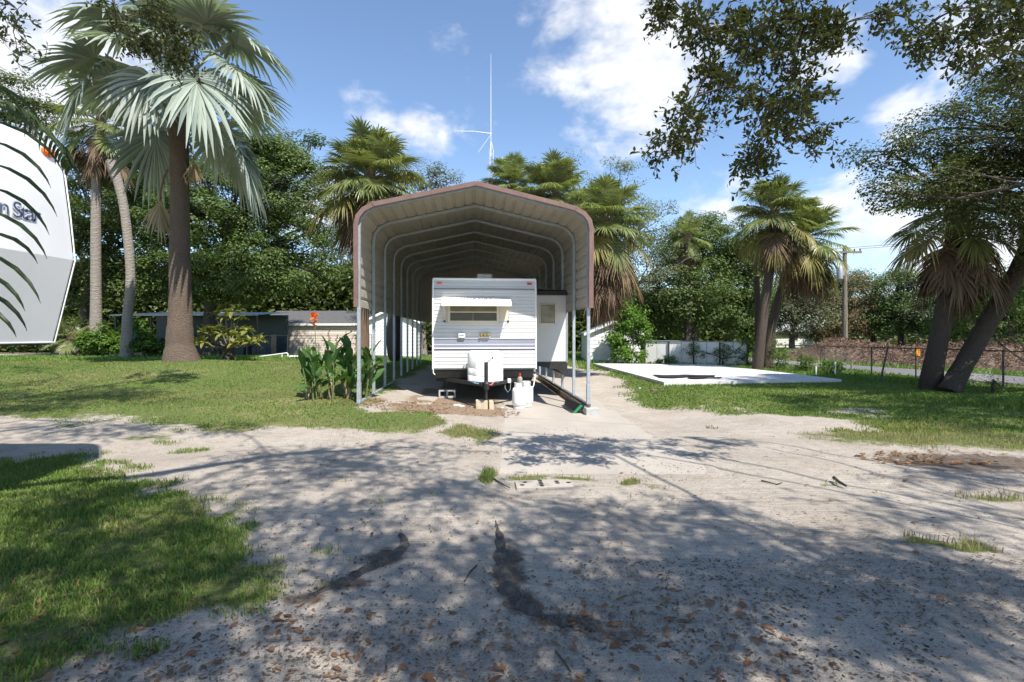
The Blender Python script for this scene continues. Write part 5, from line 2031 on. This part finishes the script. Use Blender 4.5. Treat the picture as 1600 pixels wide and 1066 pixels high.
def nose_part(name, pts, mat, smooth=True):
    b = MB()
    ys = [YN, YN + .03, YF - .03, YF]
    ins = [.03, 0, 0, .03]
    rows = []
    for y_, i_ in zip(ys, ins):
        rows.append([cl_((x_ - i_ * (.6 if x_ > -4.6 else 0), y_, z_ - (i_ * .6 if z_ > 3.3 else 0))) for x_, z_ in pts])
    b.strip(rows)
    return b.build(name, mat, cm, smooth, fix=False)


nose_part('nose_cap', nose[2:8], M['white_gelcoat'])
nose_part('nose_chin', nose[0:3], M['white_gelcoat'], False)
nose_part('roof', nose[7:], M['white_gelcoat'])
for y_, s_ in ((YF, 1), (YN, -1)):
    b = MB()
    b.prism([(x_ + 6.8, z_ - .004) for x_, z_ in [(-4.52, 1.47)] + [(x_ - .022, z_ - .012) for x_, z_ in nose[2:]] + [(-10.2, .65), (-6.6, .65), (-6.5, 1.47)]], 'y', y_ - 3.7 - s_ * .06, y_ - 3.7 - s_ * .001)
    b.build('side_wall', M['white_gelcoat'], cm)
b = MB()
b.box(-10.2 + 6.8, -6.55 + 6.8, YN - 3.7 + .06, YF - 3.7 - .06, .62, 1.45)
b.build('lower_body', M['white_gelcoat'], cm)
b = MB()
b.box(-6.6 + 6.8, -4.52 + 6.8, YN - 3.7 + .02, YF - 3.7 - .02, 1.445, 1.466)
b.build('nose_floor', M['black'], cm)
b = MB()
b.tube([cl_((x_ + .004, YF - .004, z_)) for x_, z_ in nose[1:8]], .006, 6)
b.build('corner_moulding', M['white_gelcoat'], cm, True)
b = MB()
b.tube([cl_((-4.50, YN, 1.468)), cl_((-4.50, YF, 1.468))], .009, 6)
b.build('bottom_moulding', M['aluminium'], cm, True)
b = MB()
b.lathe([(.055, 0), (.055, .012), (.042, .034), (.015, .042)], 14)
mo = b.build('marker_light', M['amber'], cm, True, loc=cl_((-4.432, 4.70, 3.28)), rot=(0, R(78), 0))
mo.scale = (.8, 1.2, 1)
text_obj('lettering', 'n Star', .20, M['letter_edge'], cm, cl_((-4.326, 4.335, 2.63)), (R(90) - R(0), 0, R(90)), .001, .007, .80)
text_obj('lettering', 'n Star', .20, M['letter_navy'], cm, cl_((-4.322, 4.335, 2.63)), (R(90), 0, R(90)), .002, -.004, .80)
for sx in (YN + .2, YF - .2):
    for x_ in (-8.6, -9.4):
        b = MB()
        b.tube([cl_((x_, sx - .1, .36)), cl_((x_, sx + .1, .36))], [.36, .36], 20)
        w_ = b.build('wheel', M['black'], cm, True)
        b = MB()
        b.tube([cl_((x_, sx + .095, .36)), cl_((x_, sx + .11, .36))], [.2, .2], 16)
        b.build('rim', M['white_gelcoat'], w_, True)
    b = MB()
    b.tube([cl_((-6.75, sx, .0)), cl_((-6.75, sx, .9))], .04, 8)
    b.build('landing_leg', M['black'], cm, True)


# pinnate palm hanging in from the left edge
def pinnate(name, rach, n, L, droop, wid, parent, seed, out=None):
    q = random.Random(seed)
    pts = [Vector(p_) for p_ in rach]
    dense = []
    for i in range(len(pts) - 1):
        p0, p1, p2, p3 = pts[max(i - 1, 0)], pts[i], pts[i + 1], pts[min(i + 2, len(pts) - 1)]
        for t in np.linspace(0, 1, 10, endpoint=False):
            dense.append(.5 * ((2 * p1) + (p2 - p0) * t + (2 * p0 - 5 * p1 + 4 * p2 - p3) * t * t + (3 * p1 - p0 - 3 * p2 + p3) * t ** 3))
    dense.append(pts[-1])
    b = MB()
    b.mi = 1
    b.tube(dense, [.014 * (1.1 - i / len(dense)) for i in range(len(dense))], 6)
    b.mi = 0
    m = len(dense)
    for i in range(n):
        t = .22 + .78 * i / n
        k = min(int(t * (m - 1)), m - 2)
        c0 = dense[k].lerp(dense[k + 1], t * (m - 1) - k)
        tg = (dense[k + 1] - dense[k]).normalized()
        for s_ in (-1, 1):
            sd = tg.cross(Vector((0, 0, 1)))
            if sd.length < .2:
                sd = tg.cross(Vector((0, 1, 0)))
            sd.normalize()
            if out is not None:
                sd = Vector(out) * (1 if s_ > 0 else -1)
            d = (sd * s_ if out is None else sd) + tg * .55 + Vector((0, 0, q.uniform(-.05, .25)))
            d.normalize()
            l_ = L * (.55 + .45 * math.sin(math.pi * min(1, t * 1.02))) * q.uniform(.85, 1.1)
            side = d.cross(Vector((0, 0, 1)))
            side = side.normalized() if side.length > .1 else Vector((1, 0, 0))
            rows = []
            ref = side * 1.0 + Vector((0, 0, .3))
            last = c0 - d * .01
            for r_, w in ((0, .3), (.2, .85), (.45, 1), (.7, .75), (.88, .4), (1, .03)):
                pz = c0 + d * l_ * (r_ - .42 * droop * r_ ** 2.4) + Vector((0, 0, -droop * l_ * .75 * r_ ** 2.1))
                tv = (pz - last).normalized() if (pz - last).length > 1e-6 else d
                last = pz
                sv = tv.cross(ref)
                sv = sv.normalized() if sv.length > .05 else Vector((0, 0, 1))
                sv = (sv + side * .45).normalized()
                rows.append([pz - sv * wid * w * .5, pz + side * (.12 * wid), pz + sv * wid * w * .5])
            b.strip(rows)
    return b.build(name, [M['near_frond'], M['green_stalk']], parent, False, fix=False)


ar = empty('feather_palm', (-3.9, 1.7, 0), 0, 'feather palm whose drooping leaflets hang before the camper', 'palm')
o0 = ar.location
b = MB()
b.tube([(0, 0, -.05), (.03, .0, 1.0), (.0, .05, 2.1)], [.08, .06, .05], 12)
b.build('trunk', M['sabal_bark'], ar, True)
rel = lambda p_: Vector(p_) - o0
pinnate('frond', [rel((-3.9, 1.75, 2.1)), rel((-3.75, 2.2, 3.0)), rel((-3.35, 2.7, 3.2)), rel((-3.02, 2.82, 2.75)), rel((-2.92, 2.74, 2.1)), rel((-2.90, 2.66, 1.65))], 19, .52, .6, .024, ar, 5, (.95, .15, .25))
pinnate('frond', [rel((-3.9, 1.75, 2.1)), rel((-3.9, 2.4, 3.2)), rel(PX(-20, 150, 3.1)), rel(PX(40, 180, 3.3)), rel(PX(90, 228, 3.5)), rel(PX(112, 262, 3.6))], 26, .15, .9, .024, ar, 6)
pinnate('frond', [rel((-3.9, 1.7, 2.1)), rel((-4.2, 1.4, 3.0)), rel((-4.6, .8, 3.2)), rel((-4.8, .2, 2.7))], 22, .45, .6, .028, ar, 7)
pinnate('frond', [rel((-3.9, 1.7, 2.1)), rel((-3.4, 1.3, 3.0)), rel((-2.9, .9, 3.3)), rel((-2.5, .5, 3.0))], 22, .45, .6, .028, ar, 8)


# ------------------------------------------------------------------ buildings
def siding(b, p0, p1, z0, z1, pitch, proud=.02):
    """lapped courses on an upright wall from p0 to p1 (outer side to the right hand of p0->p1 reversed)"""
    p0, p1 = Vector((*p0, 0)), Vector((*p1, 0))
    t = (p1 - p0).normalized()
    n = Vector((t.y, -t.x, 0))
    rows = []
    z = z0
    while z < z1 - 1e-4:
        z2 = min(z + pitch, z1)
        for zz, o_ in ((z, 0.0), (z + .004, proud), (z2 - .002, .003)):
            rows.append([tuple(p0 + n * o_ + Vector((0, 0, zz))), tuple(p1 + n * o_ + Vector((0, 0, zz)))])
        z = z2
    b.strip(rows)


def house(name, label, cx_, cy_, rz, W, D, h, rise, wall, roof, pitch=.15, over=.35, ridge='x', door=None, windows=()):
    z0 = H(cx_, cy_) - .1
    e = empty(name, (cx_, cy_, z0), rz, label, 'house' if W > 5 else 'shed')
    b = MB()
    for a, c_ in (((-W / 2, -D / 2), (W / 2, -D / 2)), ((W / 2, -D / 2), (W / 2, D / 2)), ((W / 2, D / 2), (-W / 2, D / 2)), ((-W / 2, D / 2), (-W / 2, -D / 2))):
        siding(b, a, c_, 0, h, pitch)
    if ridge == 'y':
        for y_ in (-D / 2, D / 2):
            b.add([(-W / 2, y_, h), (W / 2, y_, h), (0, y_, h + rise)], [(0, 1, 2)])
    else:
        for x_ in (-W / 2, W / 2):
            b.add([(x_, -D / 2, h), (x_, D / 2, h), (x_, 0, h + rise)], [(0, 1, 2)])
    b.build('wall', wall, e, fix=False)
    b = MB()
    th = .07
    if ridge == 'x':
        s = rise / (D / 2)
        for k in (-1, 1):
            y1 = k * (D / 2 + over)
            b.prism([(0, h + rise), (y1, h - s * over), (y1, h - s * over + th), (0, h + rise + th)], 'x', -W / 2 - over, W / 2 + over)
    else:
        s = rise / (W / 2)
        for k in (-1, 1):
            x1 = k * (W / 2 + over)
            b.prism([(0, h + rise), (x1, h - s * over), (x1, h - s * over + th), (0, h + rise + th)], 'y', -D / 2 - over, D / 2 + over)
    ro = b.build('roof', roof, e)
    if ridge == 'x':
        for k in (-1, 1):
            y1 = k * (D / 2 + over + .02)
            b = MB()
            b.box(-W / 2 - over, W / 2 + over, y1 - .02, y1 + .02, h - s * over - .10, h - s * over + th * .7)
            b.build('fascia', M['white_paint'], ro)
    else:
        for k in (-1, 1):
            y1 = k * (D / 2 + over + .015)
            for m_ in (-1, 1):
                b = MB()
                b.prism([(0, h + rise - .08), (m_ * (W / 2 + over), h - s * over - .08), (m_ * (W / 2 + over), h - s * over + th), (0, h + rise + th)], 'y', y1 - .015, y1 + .015)
                b.build('barge_board', M['white_paint'], ro)
    for (wx, wz, ww, wh) in windows:
        b = MB()
        b.box(wx - ww / 2, wx + ww / 2, -D / 2 - .05, -D / 2 + .02, wz, wz + wh)
        wo_ = b.build('window', M['white_paint'], e)
        b = MB()
        b.box(wx - ww / 2 + .06, wx + ww / 2 - .06, -D / 2 - .058, -D / 2 - .051, wz + .06, wz + wh - .06)
        b.build('pane', M['dark_glass'], wo_)
    return e


house('beige_house', 'low beige lap-sided house with dark shingle roof behind the lawn', -13.2, 37.2, 0, 8.6, 6.4, 2.32, .95, M['beige_siding'], M['shingle'], .16, .18, windows=())
house('white_shed', 'white gabled shed seen past the left carport legs', -7.3, 31.0, R(6), 3.0, 4.0, 2.3, .75, M['old_white'], M['tin_roof'], .22, .2, 'y')
house('white_shed', 'white gabled shed behind the bright green bush', 5.9, 30.0, R(-4), 3.0, 4.2, 1.75, .65, M['old_white'], M['tin_roof'], .22, .18, 'y')
house('far_house', 'small far white house with pale roof across the road', 32.5, 62, R(-8), 7.5, 6, 2.2, 1.2, M['white_paint'], M['tin_roof'], .3, .4, windows=[(-1.5, .9, 1.1, 1.0), (1.5, .9, 1.1, 1.0)])

# open tin-roofed shelter with dark contents
sx0, sx1, sd_ = (205 - CX) / FPX * 31, (425 - CX) / FPX * 31, 31
sh = empty('tin_shelter', ((sx0 + sx1) / 2, sd_, H((sx0 + sx1) / 2, sd_) - .05), 0, 'open shelter with flat tin roof and dark teal panels behind the palm', 'shelter')
hw = (sx1 - sx0) / 2
b = MB()
n = 40
rows = [[], []]
for i in range(n + 1):
    u = -hw + 2 * hw * i / n
    rows[0].append((u, -1.7, 2.62 + (.02 if i % 2 else 0)))
    rows[1].append((u, 2.6, 2.95 + (.02 if i % 2 else 0)))
b.strip(rows)
b.strip([[(p_[0], p_[1], p_[2] - .06) for p_ in rows[0]], rows[0]])
b.build('roof', M['tin_roof'], sh, fix=False)
for i in range(5):
    u = -hw + .2 + (2 * hw - .4) * i / 4
    b = MB()
    b.box(u - .05, u + .05, -1.5, -1.4, 0, 2.6)
    b.build('post', M['dark_pipe'], sh)
b = MB()
b.box(-hw, hw, 2.2, 2.3, 0, 2.75)
b.build('back_wall', M['teal_dark'], sh)
for i in range(5):
    u = -hw + .5 + 1.75 * i
    b = MB()
    b.box(u, u + 1.2, .2, .9, 0, 1.2 + .25 * (i % 3))
    b.build('stored_panel', M['teal_dark'], sh)
b = MB()
b.box(-hw + .9, -hw + 1.4, -1.2, -1.15, .8, 1.5)
b.build('hanging_cloth', M['blue_cloth'], sh)

# ------------------------------------------------------------------ fences
A, B = Vector((7.3, 27.0, 0)), Vector((11.7, 24.5, 0))
wf = empty('white_fence', A, math.atan2(B.y - A.y, B.x - A.x), 'white painted panel fence with stained boards behind the concrete slab', 'fence')
LF = (B - A).length
np_ = 8
for i in range(np_):
    x0 = LF * i / np_
    b = MB()
    b.box(x0 + .012, x0 + LF / np_ - .012, -.02, .02, -.05, 1.16 - .02 * i / np_ + rnd.uniform(-.02, .02))
    b.build('panel', M['old_white'], wf)
for i in range(0, np_ + 1, 2):
    x0 = LF * i / np_
    b = MB()
    b.box(x0 - .035, x0 + .035, -.09, -.022, -.1, 1.15)
    b.build('post', M['dark_pipe'], wf)
b = MB()
b.tube([(0, -.05, 1.19), (LF, -.05, 1.15)], .025, 6)
b.build('top_rail', M['grey_metal'], wf)


def chainlink(label, pts, h, npost, rail='dark_pipe', mesh_step=.085):
    A, B = Vector(pts[0]), Vector(pts[1])
    L = (B - A).length
    e = empty('wire_fence', (A.x, A.y, 0), math.atan2(B.y - A.y, B.x - A.x), label, 'fence')
    zz = lambda t: H(A.x + (B.x - A.x) * t / L, A.y + (B.y - A.y) * t / L)
    b = MB()
    b.tube([(t, 0, zz(t) + h) for t in np.linspace(0, L, 12)], .021, 6)
    b.build('top_rail', M[rail], e, True)
    for i in range(npost):
        t = L * i / (npost - 1)
        b = MB()
        b.tube([(t, .03, zz(t) - .1), (t, .03, zz(t) + h + .04)], .026, 7)
        b.build('post', M[rail], e, True)
    b = MB()
    m = int(L / mesh_step)
    hw_ = h - .06
    r_ = .0022
    for i in range(-int(hw_ / mesh_step), m):
        for s_ in (1, -1):
            t0 = i * mesh_step
            a0 = max(0, t0)
            a1 = min(L, t0 + hw_)
            if a1 - a0 < .02:
                continue
            z_a = (a0 - t0) if s_ > 0 else hw_ - (a0 - t0)
            z_b = (a1 - t0) if s_ > 0 else hw_ - (a1 - t0)
            b.tube([(a0, s_ * .003, zz(a0) + .03 + z_a), (a1, s_ * .003, zz(a1) + .03 + z_b)], r_, 3, False)
    o = b.build('wire_mesh', M['wire'], e, False, fix=False)
    o['kind'] = 'stuff'
    return e


chainlink('chain-link fence with dark rail between the slab and the road', [(11.8, 24.2, 0), (15.0, 12.6, 0)], 1.10, 7)
chainlink('grey chain-link fence before the beige house', [((385 - CX) / FPX * 29, 29, 0), ((580 - CX) / FPX * 28, 28, 0)], 1.25, 4, 'grey_metal')

# stakes and marker posts by the road
for (px, py0, py1, d, mt, lab, r_, dx) in [(1275, 590, 572, 19.0, 'white_paint', 'short white stake standing in the grass near the slab end', .025, 0), (1305, 588, 566, 19.0, 'white_paint', 'taller white stake in the grass beside the road', .025, 0),
                                           (1330, 583, 562, 21.0, 'boot', 'rusty short stake before the utility pole', .02, 0), (1336, 594, 582, 17.5, 'dark_pipe', 'stubby dark stake in the grass', .02, 0),
                                           (1362, 585, 564, 20.0, 'white_paint', 'white stake beside the thin dark fence post', .02, 0), (1374, 600, 540, 16.2, 'dark_pipe', 'dark leaning bar propped against the wire fence', .028, 14)]:
    a = base_at(px, d)
    t = PX(px + dx, py1, d)
    b = MB()
    b.tube([(0, 0, -.1), (t.x - a.x, 0, t.z - a.z)], [r_, r_], 6)
    o = b.build('stake', M[mt], None, True, loc=a)
    tag(o, lab, 'stake')
a = base_at(1431, 17.8)
e = empty('marker_post', a, 0, 'thin dark marker post with an orange plate by the road', 'marker')
b = MB()
b.tube([(0, 0, -.1), (0, 0, 1.05)], .022, 6)
b.build('post', M['dark_pipe'], e)
b = MB()
b.bbox(-.02, .13, -.045, -.025, .80, 1.06, .008)
b.build('orange_plate', M['orange_plate'], e)
b = MB()
b.bbox(-.10, -.022, -.03, -.01, .82, .98, .006)
b.build('yellow_plate', M['weed'], e)

# utility pole
a = base_at(1320, 32)
up = empty('utility_pole', a, 0, 'grey wooden utility pole with crossarm and transformer across the road', 'utility pole')
zt = PX(1320, 384, 32).z - a.z
b = MB()
b.tube([(0, 0, -.2), (0, 0, zt * .5), (0, 0, zt)], [.17, .145, .12], 12)
b.build('pole', M['pole_wood'], up, True)
b = MB()
b.box(-.75, 1.0, -.16, -.06, zt - .5, zt - .38)
arm = b.build('crossarm', M['pole_wood'], up)
for dx in (-.65, .2, .55, .92):
    b = MB()
    b.lathe([(.02, 0), (.05, .03), (.035, .07), (.055, .1), (.03, .16)], 8, (dx, -.11, zt - .38))
    b.build('insulator', M['dark_pipe'], arm, True)
b = MB()
b.lathe([(.16, 0), (.19, .03), (.19, .72), (.15, .78), (.05, .82)], 14, (-.36, -.05, zt - 2.2))
b.tube([(-.36, -.05, zt - 1.4), (-.36, -.05, zt - 1.15)], .03, 6)
b.box(-.2, -.08, -.1, 0, zt - 1.95, zt - 1.6)
b.build('transformer', M['grey_metal'], up, True)
for k, (z_, dx) in enumerate([(zt - .2, -.65), (zt - .2, .92), (zt - 2.4, 0)]):
    b = MB()
    p0 = Vector((a.x + dx, a.y, a.z + z_))
    p1 = Vector((a.x + 34 + dx, a.y - 60, a.z + z_))
    pts = []
    for i in range(21):
        t = i / 20
        pts.append(p0.lerp(p1, t) - Vector((0, 0, 1.6 * math.sin(math.pi * t))) - a)
    b.tube(pts, .012, 4, False)
    b.build('power_line', M['dark_pipe'], up, False)

# antenna mast behind the carport
a = base_at(767, 27)
am = empty('antenna_mast', a, R(12), 'thin white lattice antenna mast rising behind the carport ridge', 'antenna')
zl = PX(767, 222, 27).z - a.z
ztop = PX(767, 84, 27).z - a.z
for k in range(3):
    an = k * 2.094
    c_, s_ = .13 * math.cos(an), .13 * math.sin(an)
    b = MB()
    b.tube([(c_ * 1.15, s_ * 1.15, -.1), (c_, s_, zl - .5), (c_ * .25, s_ * .25, zl)], .02, 6)
    b.build('leg', M['aluminium'], am, True)
b = MB()
for i in range(int(zl / .35)):
    z_ = i * .35
    for k in range(3):
        a0, a1 = k * 2.094, (k + 1) * 2.094
        b.tube([(.13 * math.cos(a0), .13 * math.sin(a0), z_), (.13 * math.cos(a1), .13 * math.sin(a1), z_ + .3)], .005, 3, False)
o = b.build('lattice', M['aluminium'], am, False, fix=False)
o['kind'] = 'stuff'
b = MB()
b.tube([(0, 0, zl - .8), (0, 0, (zl + ztop) / 2), (0, 0, ztop)], [.028, .02, .008], 6)
b.build('upper_mast', M['aluminium'], am, True)
zh = PX(767, 209, 27).z - a.z
b = MB()
b.tube([(0.05, 0, zh), (-1.0, -.1, zh), (-2.05, -.2, zh - .12)], [.022, .018, .01], 6)
b.build('side_arm', M['aluminium'], am, True)
b = MB()
b.tube([(0, 0, zh - .05), (-.75, -.3, zh - 1.2)], .009, 5)
b.build('stay', M['aluminium'], am, True)

# ------------------------------------------------------------------ brush pile across the road
r_ = np.random.default_rng(12)
pc0, pc1 = Vector((19.6, 32.0, 0)), Vector((24.6, 18.0, 0))
bp = empty('brush_pile', (21.8, 25.5, 0), 0, 'long heap of brown brush and wood chips beside the road', 'brush pile')
ax = (pc1 - pc0)
Lb = ax.length
ax.normalize()
nb = Vector((ax.y, -ax.x, 0))
us = np.linspace(-.08, 1.25, 90)
ws = np.linspace(-1, 1, 26)
rows = []
for u in us:
    row = []
    for w in ws:
        c_ = pc0 + ax * (Lb * u) + nb * (w * 2.6)
        hh = 1.0 * max(0, 1 - abs(w) ** 1.8) * float(ss(-.08, .12, u)) * (.55 + .8 * float(vnoise(c_.x, c_.y, 1.6))) * (1 - .2 * u)
        hh += .22 * float(vnoise(c_.x + 5, c_.y, .45)) * (1 if abs(w) < .97 else 0)
        row.append((c_.x - 21.8, c_.y - 25.5, hh - .12))
    rows.append(row)
b = MB()
b.strip(rows)
b.build('mound', plain('chip_mound', (.20, .13, .09), .95, 0, .5, 4, .8, ((.10, .12, .045), .6)), bp, True, fix=False)
n = 26000
ii, jj = r_.integers(0, 89, n), r_.integers(1, 25, n)
P = np.array(rows)[ii, jj] + r_.normal(0, .1, (n, 3)) + np.array([0, 0, .1])
o = leafcloud('chips', P, .22, M['mulch'], bp, 13, .3, .16)
o['kind'] = 'stuff'
b = MB()
for i in range(220):
    p_ = Vector(rows[int(r_.integers(2, 88))][int(r_.integers(3, 23))])
    d = Vector((r_.normal(), r_.normal(), r_.normal() * .35)).normalized() * r_.uniform(.4, 1.3)
    b.tube([p_ - d * .5, p_ + Vector((0, 0, .12)), p_ + d * .5], [.03, .025, .01], 4, False)
o = b.build('branches', M['pale_bark'], bp, False, fix=False)
o['kind'] = 'stuff'
for i, (u, w) in enumerate([(.42, -.75), (.68, -.72)]):
    c_ = pc0 + ax * (Lb * u) + nb * (w * 2.6)
    b = MB()
    b.tube([(-.22, 0, .2), (.22, .1, .34)], [.21, .19], 14)
    o = b.build('cut_log', M['pale_wood'], bp, True, loc=(c_.x - 21.8, c_.y - 25.5 - .2, .25))

# ------------------------------------------------------------------ odds and ends
# black sheet lying on the slab
e = empty('rubber_sheet', (6.1, 17.3, .054), R(8), 'crumpled black rubber sheet lying on the concrete slab', 'sheet')
b = MB()
rows = []
for j in range(7):
    row = []
    for i in range(15):
        u, w = i / 14 * 2 - 1, j / 6 * 2 - 1
        wob = .12 * math.sin(5 * u + 1) + .05 * math.sin(11 * u)
        row.append((u * 1.05 + .12 * w, w * (.42 - .18 * u) + wob, .008 + .05 * max(0, math.sin(7 * u + 3 * w)) * (1 - abs(w)) + .02 * abs(w)))
    rows.append(row)
b.strip(rows)
b.build('sheet_body', M['black'], e, True, fix=False)
b = MB()
b.strip([[(p_[0] * .55 + .3, p_[1] * .45 - .75, p_[2] + .004) for p_ in r2] for r2 in rows])
b.build('folded_corner', M['black'], e, True, fix=False)

# white pipe frame on the lawn
a = base_at(433, 22)
e = empty('pipe_frame', a, R(-8), 'white plastic pipe frame lying on the lawn near the house', 'pipe frame')
b = MB()
b.tube([(-.95, .1, .05), (.25, 0, .20), (.47, 0, .23), (.52, 0, .18), (.52, 0, .0)], .028, 8)
b.build('pipe', M['white_gelcoat'], e, True)
b = MB()
b.tube([(.25, 0, .2), (.23, 0, .0)], .024, 8)
b.build('pipe', M['white_gelcoat'], e, True)
a = base_at(462, 22.5)
b = MB()
b.bbox(-.28, .25, -.15, .15, -.02, .09, .03)
o = b.build('stone', M['old_white'], None, loc=a)
tag(o, 'flat white stone on the lawn beside the pipe frame', 'stone')

# upright trunk form at the carport side; black colour stands in for its shade
a = cpw(-2.9, 8.0)
e = empty('shade_black_trunk', (a.x, a.y, H(a.x, a.y)), 0, 'tall upright trunk form beside the left carport legs, its shade put in as black', 'shaded_trunk')
b = MB()
rows = []
for (z_, r2) in ((0.35, .16), (.6, .24), (1.1, .27), (1.6, .26), (2.1, .22), (2.35, .12)):
    rows.append([(r2 * (1 + .18 * math.sin(5 * k)) * math.cos(2 * math.pi * k / 16), r2 * (1 + .18 * math.sin(5 * k)) * math.sin(2 * math.pi * k / 16), z_) for k in range(17)])
b.strip(rows)
b.build('shaded_trunk', M['black'], e, True, fix=False)
b = MB()
b.tube([(0, 0, -.1), (0, 0, 2.5)], .04, 8)
b.build('post', M['dark_pipe'], e, True)

# debris at the slab edge
for i, (px, py, s_) in enumerate([(1022, 612, .10), (1000, 608, .06), (962, 607, .05)]):
    p = G(px, py)
    b = MB()
    b.bbox(-s_, s_, -s_ * .5, s_ * .5, -.02, s_ * .7, s_ * .2, Matrix.Rotation(R(30 * i), 4, 'Z'))
    o = b.build('rubble', [M['boot'], M['block'], M['block']][i], None, loc=p)
    tag(o, ['rusty lump in the grass before the slab corner', 'grey rubble piece at the slab corner', 'small rubble piece in the grass beside the drive'][i], 'rubble')
